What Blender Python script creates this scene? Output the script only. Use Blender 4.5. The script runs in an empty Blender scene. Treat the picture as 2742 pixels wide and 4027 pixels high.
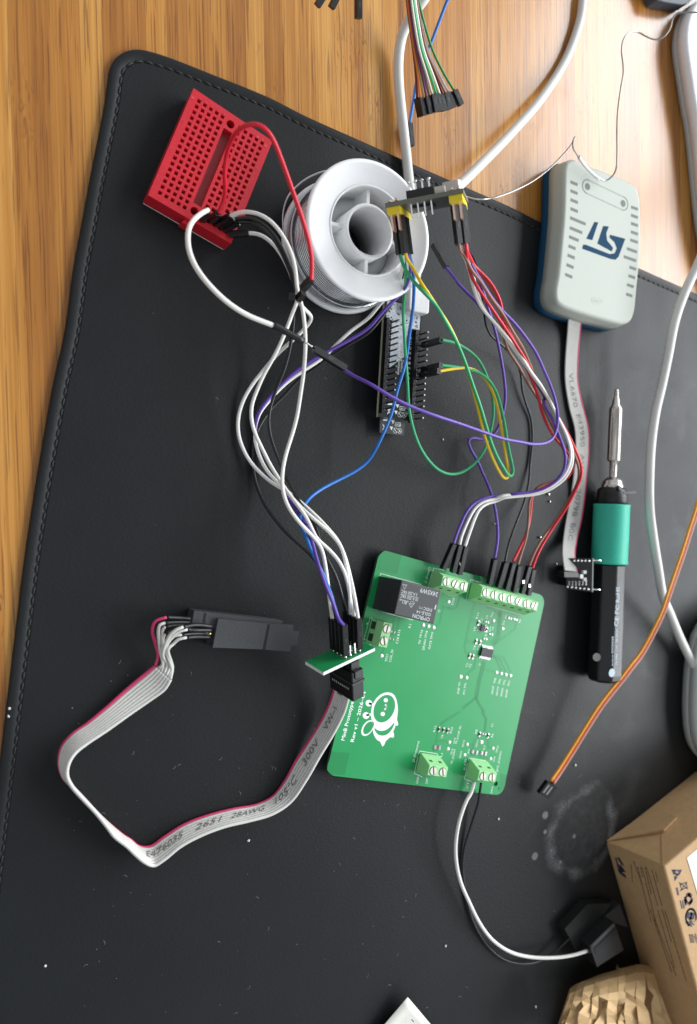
import bpy, math, random
import numpy as np
from mathutils import Vector, Matrix
random.seed(7)
S = 0.001                       # everything below is written in millimetres
sc = bpy.context.scene
COL = sc.collection

# ------------------------------------------------------------------ camera
CAM_H = 301.08
CAM_M = np.array([[0.8836194344647937, 0.0, 0.46820582550425216],
                  [0.011642082650277502, 0.9996908103985028, -0.02197147050947397],
                  [-0.4680610611316458, 0.02486530926380319, 0.8833462285239763]])
F_PX, IMG_W, IMG_H = 3018.29, 2742.0, 4027.0
cam_d = bpy.data.cameras.new('camera')
cam = bpy.data.objects.new('camera', cam_d)
COL.objects.link(cam)
X_, Y_, Z_ = CAM_M[:, 0], CAM_M[:, 1], CAM_M[:, 2]
mw = Matrix.Identity(4)
# rows of the rotation taking camera axes to the world
for i in range(3):
    for j in range(3):
        mw[i][j] = CAM_M[j][i]
mw[0][3], mw[1][3], mw[2][3] = 0.0, 0.0, CAM_H * S
cam.matrix_world = mw
cam_d.sensor_fit = 'VERTICAL'
cam_d.sensor_height = 36.0
cam_d.sensor_width = 36.0
cam_d.lens = 36.0 * F_PX / IMG_H
cam_d.clip_start = 0.01
cam_d.clip_end = 50
cam_d.dof.use_dof = True
cam_d.dof.focus_distance = 0.325
cam_d.dof.aperture_fstop = 8.5
sc.camera = cam

# ------------------------------------------------------------------ light
W = bpy.data.worlds.new('World')
sc.world = W
W.use_nodes = True
bg = W.node_tree.nodes['Background']
bg.inputs['Color'].default_value = (0.86, 0.93, 1.0, 1)
# unseen room: made-up noise patches, added for contrast in metal reflections
wt_ = W.node_tree; wc = wt_.nodes.new('ShaderNodeTexCoord'); wn_ = wt_.nodes.new('ShaderNodeTexNoise'); wn_.inputs['Scale'].default_value = 1.6; wn_.inputs['Detail'].default_value = 1
wr_ = wt_.nodes.new('ShaderNodeValToRGB'); wr_.color_ramp.elements[0].position = .38; wr_.color_ramp.elements[0].color = (.34, .36, .39, 1); wr_.color_ramp.elements[1].position = .62; wr_.color_ramp.elements[1].color = (1.0, 1.04, 1.1, 1)
wt_.links.new(wc.outputs['Generated'], wn_.inputs['Vector']); wt_.links.new(wn_.outputs['Fac'], wr_.inputs[0]); wt_.links.new(wr_.outputs[0], bg.inputs['Color'])
bg.inputs['Strength'].default_value = 0.80

def window_pane(name, loc, target, sx, sy, watts, color):
    l = bpy.data.lights.new(name, 'AREA')
    l.shape = 'RECTANGLE'
    l.size, l.size_y = sx, sy
    l.energy = watts
    l.color = color
    o = bpy.data.objects.new(name, l)
    COL.objects.link(o)
    o.location = loc
    d = Vector(target) - Vector(loc)
    o.rotation_euler = d.to_track_quat('-Z', 'Y').to_euler()
    return o
# daylight window to the right of the desk: four panes with bars between
for y, z, sy in ((1.17, 1.30, .56), (.35, 1.30, .56), (-.47, 1.30, .56), (1.17, .70, .48), (.35, .70, .48), (-.47, .70, .48)):
    window_pane('window_light', (1.65, y, z), (1.65 - 1, y, z), 0.72, sy, 37.0 * .72 * sy, (0.94, 0.97, 1.0))
sc.view_settings.view_transform = 'Standard'
sc.view_settings.look = 'None'
sc.view_settings.exposure = 0.0
sc.view_settings.gamma = 1.0
sc.view_settings.use_curve_mapping = False

# ------------------------------------------------------------------ photo regions -> points at a real height
CR = dict(D=(0, 0, 1.73325), A1=(0, 0, .88496), A2=(500, 300, .50569), A3=(1000, 500, .50569), A4=(1200, 0, .50569),
          A5=(1900, 0, .5595), A6=(1350, 1100, .50569), B1=(1200, 2100, .63211), B2=(1900, 1400, .5595),
          B3=(850, 1100, .43042), B4=(500, 2300, .60051), B5=(0, 2500, .65703), B6=(1900, 2500, .53224),
          B7=(1400, 3000, .8483), C1=(1480, 680, .31606), C2=(1430, 1150, .25818), C3=(2150, 2150, .25811),
          C4=(2350, 3050, .4206), C5=(1150, 2300, .23665), C6=(2400, 1900, .51662), C7=(1750, 2100, .25284),
          C8=(2400, 0, .21618), D1=(1320, 2650, .18963), D2=(1820, 2350, .19367), D3=(1560, 2800, .29077),
          D4=(1480, 2200, .18963), D5=(700, 2350, .34766), D6=(2150, 3500, .37421))

def P(c, x, y, z):
    ox, oy, s = CR[c]
    px, py = ox + x * s, oy + y * s
    r = np.array([(px - IMG_W / 2) / F_PX, -(py - IMG_H / 2) / F_PX, -1.0]) @ CAM_M
    t = (z - CAM_H) / r[2]
    return np.array([r[0] * t, r[1] * t, float(z)])

def PP(c, pts, z=None):
    """list of (x, y, z) or (x, y) with a common z; an entry may start with another region's name"""
    out = []
    for p in pts:
        if isinstance(p[0], str):
            c = p[0]; p = p[1:]
            if not p: continue
        out.append(P(c, p[0], p[1], z if len(p) < 3 else p[2]))
    return out

# ------------------------------------------------------------------ materials
MATS = {}
def srgb(r, g, b):
    f = lambda v: ((v / 255) / 12.92) if v / 255 <= 0.04045 else (((v / 255) + 0.055) / 1.055) ** 2.4
    return (f(r), f(g), f(b), 1)

def mat(name, col, rough=.5, metal=0.0, spec=.5, var=.12, scale=900, bump=.0, bscale=3000, coat=0, sss=0, alpha=1):
    if name in MATS: return MATS[name]
    m = bpy.data.materials.new(name); m.use_nodes = True
    nt = m.node_tree; b = nt.nodes['Principled BSDF']
    tc = nt.nodes.new('ShaderNodeTexCoord')
    n = nt.nodes.new('ShaderNodeTexNoise'); n.inputs['Scale'].default_value = scale; n.inputs['Detail'].default_value = 4
    nt.links.new(tc.outputs['Object'], n.inputs['Vector'])
    mx = nt.nodes.new('ShaderNodeMix'); mx.data_type = 'RGBA'
    c = tuple(col[:3])
    mx.inputs[6].default_value = (*[v * (1 - var) for v in c], 1)
    mx.inputs[7].default_value = (*[min(1, v * (1 + var)) for v in c], 1)
    nt.links.new(n.outputs['Fac'], mx.inputs[0]); nt.links.new(mx.outputs[2], b.inputs['Base Color'])
    mr = nt.nodes.new('ShaderNodeMapRange'); mr.inputs[3].default_value = max(.02, rough - .07); mr.inputs[4].default_value = min(1, rough + .07)
    nt.links.new(n.outputs['Fac'], mr.inputs[0]); nt.links.new(mr.outputs[0], b.inputs['Roughness'])
    b.inputs['Metallic'].default_value = metal
    b.inputs['Specular IOR Level'].default_value = spec
    if coat: b.inputs['Coat Weight'].default_value = coat
    if sss:
        b.inputs['Subsurface Weight'].default_value = sss
        b.inputs['Subsurface Radius'].default_value = (0.002, 0.002, 0.002)
        b.inputs['Subsurface Scale'].default_value = 1.0
    if bump:
        n2 = nt.nodes.new('ShaderNodeTexNoise'); n2.inputs['Scale'].default_value = bscale; n2.inputs['Detail'].default_value = 3
        nt.links.new(tc.outputs['Object'], n2.inputs['Vector'])
        bp = nt.nodes.new('ShaderNodeBump'); bp.inputs['Strength'].default_value = bump; bp.inputs['Distance'].default_value = 0.0003
        nt.links.new(n2.outputs['Fac'], bp.inputs['Height']); nt.links.new(bp.outputs[0], b.inputs['Normal'])
    MATS[name] = m
    return m

M_black = mat('black_plastic', (.006, .006, .0065), .42, bump=.15)
M_housing = mat('housing_plastic', (.007, .007, .008), .38, bump=.1)
M_charcoal = mat('charcoal_plastic', (.030, .032, .034), .5, bump=.3, bscale=2500)
M_red = mat('red_plastic', (.56, .012, .025), .42, bump=.12, bscale=1800, sss=.05)
M_reddark = mat('dark_red_slot', (.20, .03, .035), .6)
M_white = mat('white_plastic', (.90, .91, .91), .48, sss=.35, var=.03)
M_cable = mat('cable_sheath', (.68, .68, .64), .5, var=.06)
M_tin = mat('tin', (.80, .79, .76), .22, metal=1)
M_gold = mat('copper_pin', (.75, .52, .42), .28, metal=1)
M_brass = mat('gold_contact', (.8, .6, .28), .3, metal=1)
M_solder = mat('solder_wire', (.72, .73, .74), .22, metal=1, var=.03, scale=60)
M_wirewhite = mat('white_insulation', (.84, .82, .77), .45, var=.05)
M_wireblack = mat('black_insulation', (.008, .008, .009), .35)
M_wirered = mat('red_insulation', (.66, .012, .03), .4, var=.06)
M_wirepurple = mat('purple_insulation', (.115, .05, .36), .4, var=.06)
M_wireblue = mat('blue_insulation', (.012, .15, .52), .4, var=.06)
M_wiregreen = mat('green_insulation', (.03, .40, .16), .4, var=.06)
M_wireyellow = mat('yellow_insulation', (.88, .60, .012), .4, var=.06)
M_wirebrown = mat('brown_insulation', (.27, .12, .08), .45, var=.06)
M_wireorange = mat('orange_insulation', (.75, .22, .02), .45, var=.06)
M_wiregray = mat('grey_insulation', (.30, .29, .28), .45, var=.06)
M_maroon = mat('maroon_insulation', (.20, .03, .05), .45, var=.06)
M_ribbon = mat('ribbon_grey', (.62, .61, .57), .5, var=.05)
M_pink = mat('ribbon_pink', (.62, .04, .14), .5, var=.05)
M_pcb = mat('green_soldermask', (.016, .305, .092), .34, var=.05, scale=60)
M_pcbdark = mat('green_soldermask_over_gap', (.010, .235, .068), .36, var=.05)
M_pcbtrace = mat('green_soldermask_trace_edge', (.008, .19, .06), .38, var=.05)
M_fr4 = mat('fibreglass_edge', (.42, .46, .36), .6)
M_fr4dark = mat('fibreglass_dark_edge', (.035, .07, .04), .6)
M_fr4white = mat('white_fibreglass_edge', (.72, .76, .72), .55)
M_silk = mat('white_silkscreen', (.86, .90, .87), .6, var=.03)
M_term = mat('terminal_green', (.32, .68, .30), .42, var=.05, sss=.05)
M_dark = mat('deep_black', (.003, .003, .003), .7)
M_relay = mat('relay_case', (.040, .042, .044), .5, bump=.25, bscale=2500)
M_print = mat('pale_print', (.52, .56, .56), .6, var=.03)
M_yel = mat('yellow_header_plastic', (.86, .66, .01), .42)
M_blackpcb = mat('black_soldermask', (.012, .012, .013), .35)
M_blue = mat('blue_case', (.008, .050, .105), .7, spec=.12)
M_case = mat('pale_grey_case', (.47, .50, .44), .62, bump=.25, bscale=1400, var=.04)
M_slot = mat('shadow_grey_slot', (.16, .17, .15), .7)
M_teal = mat('teal_rubber', (.035, .50, .35), .5, bump=.1)
M_ctext = mat('pale_blue_print', (.42, .52, .58), .6, var=.2)
M_steel = mat('iron_steel', (.60, .57, .52), .25, metal=1, var=.2, scale=200)
M_paper = mat('white_paper', (.78, .78, .70), .6, var=.05)
M_ink = mat('dark_ink', (.015, .02, .045), .6)
M_inkbrown = mat('brown_ink', (.13, .08, .05), .7)
M_ribbontext = mat('grey_print', (.17, .17, .165), .7)
M_crumb = mat('pale_crumb', (.7, .7, .66), .7)
M_res = mat('resistor_body', (.05, .04, .035), .4)
M_cap = mat('capacitor_body', (.30, .20, .12), .4)
M_chip = mat('chip_body', (.016, .016, .017), .45, bump=.3)
M_greyrim = mat('grey_rim', (.46, .48, .47), .5)  # own grey of the base rims

# ------------------------------------------------------------------ mesh builder (mm, world coordinates)
def wloc(o):
    v = Vector((0, 0, 0))
    while o is not None:
        v = v + Vector(o.location); o = o.parent
    return v

def tag(o, label=None, cat=None, group=None, kind=None):
    if label: o['label'] = label
    if cat: o['category'] = cat
    if group: o['group'] = group
    if kind: o['kind'] = kind
    return o

def thing(name, label, cat, at, group=None):
    o = bpy.data.objects.new(name, None); COL.objects.link(o)
    o.location = Vector([float(v) * S for v in at]); o.empty_display_size = .005
    return tag(o, label, cat, group)

def nrm(v):
    v = np.asarray(v, float); return v / (np.linalg.norm(v) + 1e-12)

class MB:
    def __init__(self): self.v = []; self.f = []; self.sm = []
    def add(self, vs, fs, smooth=False):
        k = len(self.v); self.v += [tuple(map(float, p)) for p in vs]
        self.f += [tuple(i + k for i in f) for f in fs]; self.sm += [smooth] * len(fs)
        return self
    def prism(self, poly, z0, z1):
        """vertical prism over an xy polygon"""
        n = len(poly)
        vs = [(p[0], p[1], z0) for p in poly] + [(p[0], p[1], z1) for p in poly]
        fs = [tuple(range(n - 1, -1, -1)), tuple(range(n, 2 * n))] + [(i, (i + 1) % n, n + (i + 1) % n, n + i) for i in range(n)]
        a = sum(poly[i][0] * poly[(i + 1) % n][1] - poly[(i + 1) % n][0] * poly[i][1] for i in range(n))
        if a < 0: fs = [tuple(reversed(f)) for f in fs]
        return self.add(vs, fs)
    def loft(self, rings, caps=True, smooth=False):
        n = len(rings[0]); vs = [p for r in rings for p in r]; fs = []
        for k in range(len(rings) - 1):
            for i in range(n):
                j = (i + 1) % n
                fs.append((k * n + i, k * n + j, (k + 1) * n + j, (k + 1) * n + i))
        if caps: fs += [tuple(range(n - 1, -1, -1)), tuple(range((len(rings) - 1) * n, len(rings) * n))]
        self.add(vs, fs, smooth)
        if caps: self.sm[-1] = self.sm[-2] = False
        return self
    def obox(self, o, ax, ay, az, ch=0.0):
        """box with corner o and edge vectors; ch = chamfer of the four edges along az"""
        o, ax, ay, az = map(lambda q: np.asarray(q, float), (o, ax, ay, az))
        if ch:
            lx, ly = np.linalg.norm(ax), np.linalg.norm(ay); cx, cy = ax * ch / lx, ay * ch / ly
            base = [o + cx, o + ax - cx, o + ax + cy, o + ax + ay - cy, o + ax + ay - cx, o + ay + cx, o + ay - cy, o + cy]
        else: base = [o, o + ax, o + ax + ay, o + ay]
        fl = np.dot(np.cross(ax, ay), az) < 0
        if fl: base = base[::-1]
        return self.loft([base, [p + az for p in base]])
    def tube(self, pts, r, n=10, per=3.0, smooth=True, r2=None):
        q = spline(pts, per); m = len(q); rings = []
        t = np.gradient(np.array(q), axis=0); up = np.array([0, 0, 1.0])
        nprev = None
        for i in range(m):
            T = nrm(t[i])
            if nprev is None:
                a = up if abs(T @ up) < .9 else np.array([1., 0, 0])
                N = nrm(a - (a @ T) * T)
            else: N = nrm(nprev - (nprev @ T) * T)
            nprev = N; B = np.cross(T, N)
            rr = r if r2 is None else r + (r2 - r) * i / (m - 1)
            rings.append([q[i] + rr * (math.cos(2 * math.pi * k / n) * N + math.sin(2 * math.pi * k / n) * B) for k in range(n)])
        return self.loft(rings, True, smooth)
    def cyl(self, a, b, r, n=24, r2=None, smooth=True):
        a, b = np.asarray(a, float), np.asarray(b, float); T = nrm(b - a)
        u = np.array([0, 0, 1.]) if abs(T[2]) < .9 else np.array([1., 0, 0])
        N = nrm(u - (u @ T) * T); B = np.cross(T, N); r2 = r if r2 is None else r2
        R = lambda c, q: [c + q * (math.cos(2 * math.pi * k / n) * N + math.sin(2 * math.pi * k / n) * B) for k in range(n)]
        return self.loft([R(a, r), R(b, r2)], True, smooth)
    def lathe(self, c, prof, n=96, smooth=True):
        """profile of (radius, z) revolved about the vertical through c; closed loop"""
        c = np.asarray(c, float); m = len(prof); vs = []; fs = []
        for k in range(n):
            a = 2 * math.pi * k / n
            vs += [(c[0] + r * math.cos(a), c[1] + r * math.sin(a), c[2] + z) for r, z in prof]
        for k in range(n):
            k2 = (k + 1) % n
            for i in range(m):
                j = (i + 1) % m
                fs.append((k * m + i, k2 * m + i, k2 * m + j, k * m + j))
        return self.add(vs, fs, smooth)
    def flat(self, poly, th=.03):
        """thin raised marking over a (near) horizontal polygon of 3-D points"""
        z0 = poly[0][2]
        return self.prism(poly, z0, z0 + th)
    def stroke(self, pts, w, th=.03):
        for a, b in zip(pts[:-1], pts[1:]):
            d = nrm((np.asarray(b) - np.asarray(a))[:2]); n = np.array([-d[1], d[0]]) * w / 2; e = d * w * .3
            a2, b2 = np.asarray(a)[:2] - e, np.asarray(b)[:2] + e
            self.prism([a2 + n, a2 - n, b2 - n, b2 + n], a[2], a[2] + th)
        return self
    def text(self, s, p0, p1, size=None, th=.03, up=None, bold=0.012, hk=1.0):
        """lettering whose baseline runs exactly from p0 to p1 (points in space); up = glyph up vector"""
        vs, fs, w = glyphs(s, bold)
        p0, p1 = np.asarray(p0, float), np.asarray(p1, float); L = np.linalg.norm(p1 - p0); k = L / w
        ex = (p1 - p0) / L
        nz = np.array([0, 0, 1.]) if up is None else None
        ey = nrm(np.cross(nz, ex)) if up is None else nrm(np.asarray(up, float) - (np.asarray(up, float) @ ex) * ex)
        n = np.cross(ex, ey); kh = (size / .7) if size else k * hk
        top = [p0 + ex * x * k + ey * y * kh + n * th for x, y in vs]
        return self.add(top, fs)
    def build(self, name, m, parent=None, label=None, cat=None, group=None, kind=None, smooth_angle=None, bevel=0):
        if parent is None:
            a = np.array(self.v); o0 = np.array([(a[:, 0].min() + a[:, 0].max()) / 2, (a[:, 1].min() + a[:, 1].max()) / 2, a[:, 2].min()]) * S
        else: o0 = np.array(wloc(parent))
        me = bpy.data.meshes.new(name)
        me.from_pydata([(x * S - o0[0], y * S - o0[1], z * S - o0[2]) for x, y, z in self.v], [], self.f)
        me.polygons.foreach_set('use_smooth', self.sm)
        me.update()
        if isinstance(m, (list, tuple)):
            for q in m: me.materials.append(q)
        else: me.materials.append(m)
        o = bpy.data.objects.new(name, me); COL.objects.link(o)
        if parent is None: o.location = o0
        else: o.parent = parent
        if bevel:
            md = o.modifiers.new('bevel', 'BEVEL'); md.width = bevel * S; md.segments = 2; md.limit_method = 'ANGLE'; md.angle_limit = math.radians(40)
            md.harden_normals = False
        return tag(o, label, cat, group, kind)

_G = {}
def glyphs(s, bold=0.0):
    if (s, bold) in _G: return _G[(s, bold)]
    cu = bpy.data.curves.new('t', 'FONT'); cu.body = s; cu.size = 1; cu.resolution_u = 2; cu.offset = bold
    ob = bpy.data.objects.new('t', cu); COL.objects.link(ob)
    dg = bpy.context.evaluated_depsgraph_get(); dg.update()
    me = bpy.data.meshes.new_from_object(ob.evaluated_get(dg))
    vs = [(v.co.x, v.co.y) for v in me.vertices]; fs = [tuple(p.vertices) for p in me.polygons]
    x0 = min(v[0] for v in vs); x1 = max(v[0] for v in vs)
    vs = [(v[0] - x0, v[1]) for v in vs]
    bpy.data.objects.remove(ob); bpy.data.meshes.remove(me); bpy.data.curves.remove(cu)
    _G[(s, bold)] = (vs, fs, x1 - x0)
    return _G[(s, bold)]

def spline(pts, per=3.0):
    p = [np.asarray(q, float) for q in pts]
    if len(p) == 2:
        return p if per > 1e3 else [p[0], (p[0] + p[1]) / 2, p[1]]
    p = [2 * p[0] - p[1]] + p + [2 * p[-1] - p[-2]]; out = []
    for i in range(1, len(p) - 2):
        a, b, c, d = p[i - 1:i + 3]
        # centripetal Catmull-Rom
        t0 = 0; t1 = t0 + max(1e-3, np.linalg.norm(b - a)) ** .5; t2 = t1 + max(1e-3, np.linalg.norm(c - b)) ** .5; t3 = t2 + max(1e-3, np.linalg.norm(d - c)) ** .5
        n = max(2, int(np.linalg.norm(c - b) / per * 2))
        for k in range(n):
            t = t1 + (t2 - t1) * k / n
            A1 = (t1 - t) / (t1 - t0) * a + (t - t0) / (t1 - t0) * b
            A2 = (t2 - t) / (t2 - t1) * b + (t - t1) / (t2 - t1) * c
            A3 = (t3 - t) / (t3 - t2) * c + (t - t2) / (t3 - t2) * d
            B1 = (t2 - t) / (t2 - t0) * A1 + (t - t0) / (t2 - t0) * A2
            B2 = (t3 - t) / (t3 - t1) * A2 + (t - t1) / (t3 - t1) * A3
            out.append((t2 - t) / (t2 - t1) * B1 + (t - t1) / (t2 - t1) * B2)
    out.append(p[-2])
    return out

def housing_parts(parent, a, b, w=2.5, side=None, latch=True):
    """crimp housing of a jumper lead between two points in space (a = mouth, b = wire end)"""
    a, b = np.asarray(a, float), np.asarray(b, float); T = nrm(b - a)
    s = np.asarray(side, float) if side is not None else np.array([1., 0, 0])
    s = s - (s @ T) * T
    if np.linalg.norm(s) < .2: s = np.array([0, 1., 0]) - T[1] * T
    U = nrm(s); V = np.cross(T, U)
    m = MB(); m.obox(a - U * w / 2 - V * w / 2, U * w, V * w, b - a, .18)
    h = m.build('connector_housing', M_housing, parent)
    if latch:
        q = MB()
        c = a + (b - a) * .42
        for N, sgn in ((V, 1), (V, -1)):
            q.obox(c - U * .55 + N * sgn * (w / 2 - .05), U * 1.1, N * sgn * .12, T * 2.2)
        q.build('crimp_window', M_tin if latch == 2 else M_chip, h)
    return h

def clean(path):
    p = [np.asarray(q, float) for q in path]; ch = True
    while ch:
        ch = False
        for i in range(1, len(p) - 1):
            a, b2 = p[i] - p[i - 1], p[i + 1] - p[i]; la, lb = np.linalg.norm(a), np.linalg.norm(b2)
            if (min(la, lb) < 8 and a @ b2 < -.3 * la * lb) or min(la, lb) < .9:
                del p[i]; ch = True; break
    q = [np.array(v) for v in spline(p, 2.2)]
    for _ in range(5):
        q = [q[0]] + [q[i] * .5 + (q[i - 1] + q[i + 1]) * .25 for i in range(1, len(q) - 1)] + [q[-1]]
    return q

def jumper(label, path, m, r=.68, ends=(), cat='jumper wire', group='loose jumper wires', name='jumper_wire', per=3.0):
    """path: points; ends: list of (mouth, wire_end[, side[, latch]])"""
    z = min(p[2] for p in path)
    t = thing(name, label, cat, (path[0][0], path[0][1], max(0, z)), group)
    MB().tube(clean(path), r, 10, 1e6).build('insulated_wire', m, t)
    for e in ends:
        housing_parts(t, e[0], e[1], side=e[2] if len(e) > 2 else None, latch=e[3] if len(e) > 3 else True)
    return t
# ------------------------------------------------------------------ bamboo table top
def wood_material():
    m = bpy.data.materials.new('bamboo'); m.use_nodes = True; nt = m.node_tree; N = nt.nodes; L = nt.links
    b = N['Principled BSDF']
    tc = N.new('ShaderNodeTexCoord'); mp = N.new('ShaderNodeMapping'); mp.inputs['Rotation'].default_value = (0, 0, math.radians(-1.2))
    L.new(tc.outputs['Object'], mp.inputs['Vector'])
    sep = N.new('ShaderNodeSeparateXYZ'); L.new(mp.outputs[0], sep.inputs[0])
    def math_(op, a, bb=None, c=None):
        n = N.new('ShaderNodeMath'); n.operation = op
        for i, q in enumerate((a, bb, c)):
            if q is None: continue
            if isinstance(q, (int, float)): n.inputs[i].default_value = q
            else: L.new(q, n.inputs[i])
        return n.outputs[0]
    # strips about 14 mm wide
    wob = N.new('ShaderNodeTexNoise'); wob.inputs['Scale'].default_value = 3; L.new(mp.outputs[0], wob.inputs['Vector'])
    xs = math_('MULTIPLY_ADD', sep.outputs[0], 1 / 0.0082, 100.3)
    sid = math_('FLOOR', xs)
    fr = math_('FRACT', xs)
    wn = N.new('ShaderNodeTexWhiteNoise'); wn.noise_dimensions = '1D'; L.new(sid, wn.inputs['W'])
    # fine fibres: noise stretched along y
    def fibre(sx, sy, detail=5, dist=.0):
        c = N.new('ShaderNodeCombineXYZ')
        L.new(math_('MULTIPLY', sep.outputs[0], sx), c.inputs[0]); L.new(math_('MULTIPLY', sep.outputs[1], sy), c.inputs[1])
        L.new(math_('MULTIPLY', wn.outputs['Value'], 37.0), c.inputs[2])
        n = N.new('ShaderNodeTexNoise'); n.inputs['Scale'].default_value = 1; n.inputs['Detail'].default_value = detail; n.inputs['Distortion'].default_value = dist
        L.new(c.outputs[0], n.inputs['Vector']); return n.outputs['Fac']
    f1 = fibre(900, 6, 6); f2 = fibre(1500, 26, 2); f3 = fibre(150, 9, 4, .6)
    ramp = N.new('ShaderNodeValToRGB'); cr = ramp.color_ramp
    cr.elements[0].position = .0; cr.elements[0].color = (.235, .080, .013, 1)
    cr.elements[1].position = 1; cr.elements[1].color = (.66, .365, .098, 1)
    e = cr.elements.new(.38); e.color = (.39, .155, .026, 1)
    e = cr.elements.new(.65); e.color = (.52, .235, .045, 1)
    v = math_('MULTIPLY_ADD', wn.outputs['Value'], .42, .02)
    v = math_('ADD', v, math_('MULTIPLY_ADD', f3, .55, -.06))
    v = math_('ADD', v, math_('MULTIPLY_ADD', f1, .9, -.40))
    L.new(v, ramp.inputs[0])
    # dark thin fibres
    d = N.new('ShaderNodeMapRange'); d.inputs[1].default_value = .585; d.inputs[2].default_value = .64; L.new(f2, d.inputs[0])
    # knuckle marks (nodes of the bamboo): short dark wavy dashes in a few cells per strip
    cc = N.new('ShaderNodeCombineXYZ'); L.new(sid, cc.inputs[0])
    yy = math_('MULTIPLY_ADD', sep.outputs[1], 1 / .16, math_('MULTIPLY', wn.outputs['Value'], 11.7))
    yf = math_('FRACT', yy)
    band = math_('SUBTRACT', 1.0, math_('MULTIPLY', math_('ABSOLUTE', math_('SUBTRACT', yf, .5)), 9.0))
    band = math_('MAXIMUM', band, 0.0)
    kn = fibre(520, 120, 3, 1.8)
    k2 = N.new('ShaderNodeMapRange'); k2.inputs[1].default_value = .53; k2.inputs[2].default_value = .66; L.new(kn, k2.inputs[0])
    knm = math_('MULTIPLY', band, k2.outputs[0])
    gate = math_('GREATER_THAN', fibre(3, 6, 0), .44)
    knm = math_('MULTIPLY', knm, gate)
    dark = math_('MAXIMUM', math_('MULTIPLY', d.outputs[0], .62), math_('MULTIPLY', knm, .75))
    # glue line between strips
    seam = math_('LESS_THAN', math_('ABSOLUTE', math_('SUBTRACT', fr, .5)), .488)
    seam = math_('SUBTRACT', 1.0, seam)
    dark = math_('MAXIMUM', dark, math_('MULTIPLY', seam, .35))
    mx = N.new('ShaderNodeMix'); mx.data_type = 'RGBA'; L.new(dark, mx.inputs[0]); L.new(ramp.outputs[0], mx.inputs[6]); mx.inputs[7].default_value = (.13, .04, .012, 1)
    L.new(mx.outputs[2], b.inputs['Base Color'])
    rr = N.new('ShaderNodeMapRange'); rr.inputs[3].default_value = .24; rr.inputs[4].default_value = .36; L.new(f3, rr.inputs[0]); L.new(rr.outputs[0], b.inputs['Roughness'])
    b.inputs['Specular IOR Level'].default_value = .5; b.inputs['Coat Weight'].default_value = .5; b.inputs['Coat Roughness'].default_value = .18
    bp = N.new('ShaderNodeBump'); bp.inputs['Strength'].default_value = .25; bp.inputs['Distance'].default_value = .0004
    h = math_('ADD', math_('MULTIPLY', f2, .6), math_('MULTIPLY', f1, .4)); L.new(h, bp.inputs['Height']); L.new(bp.outputs[0], b.inputs['Normal'])
    return m

tb = MB(); tb.prism([(-420, -620), (1150, -620), (1150, 640), (-420, 640)], -27, -2.2)
tb.build('tabletop', wood_material(), None, 'warm bamboo strip tabletop under the mat', None, None, 'structure')

# ------------------------------------------------------------------ leather desk mat
edge = PP('A1', [(290, 1469), (330, 1180), (362, 1010), (408, 760), (448, 560), (470, 440), (485, 330), (494, 290), (510, 262), (532, 242),
                 (560, 226), (592, 218), (622, 217), (652, 222), (690, 232), (760, 255), (930, 322), (1200, 432), ('A4',), (0, 895), (400, 1075), (830, 1268), (1180, 1422), (1582, 1598),
                 ('A5',), (410, 1560), (1105, 1885), (1505, 2065)], 0)
left = PP('D', [(5, 1690), (30, 1480), (60, 1240), (90, 1050), (120, 880)], 0)
far_l = left[0] + nrm(left[0] - left[1]) * 330
far_r = edge[-1] + nrm(edge[-1] - edge[-3]) * 420
outline = [far_l] + left + edge + [far_r]
outline = [np.array([p[0], p[1], 0.0]) for p in spline(outline, 4.0)]

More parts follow.
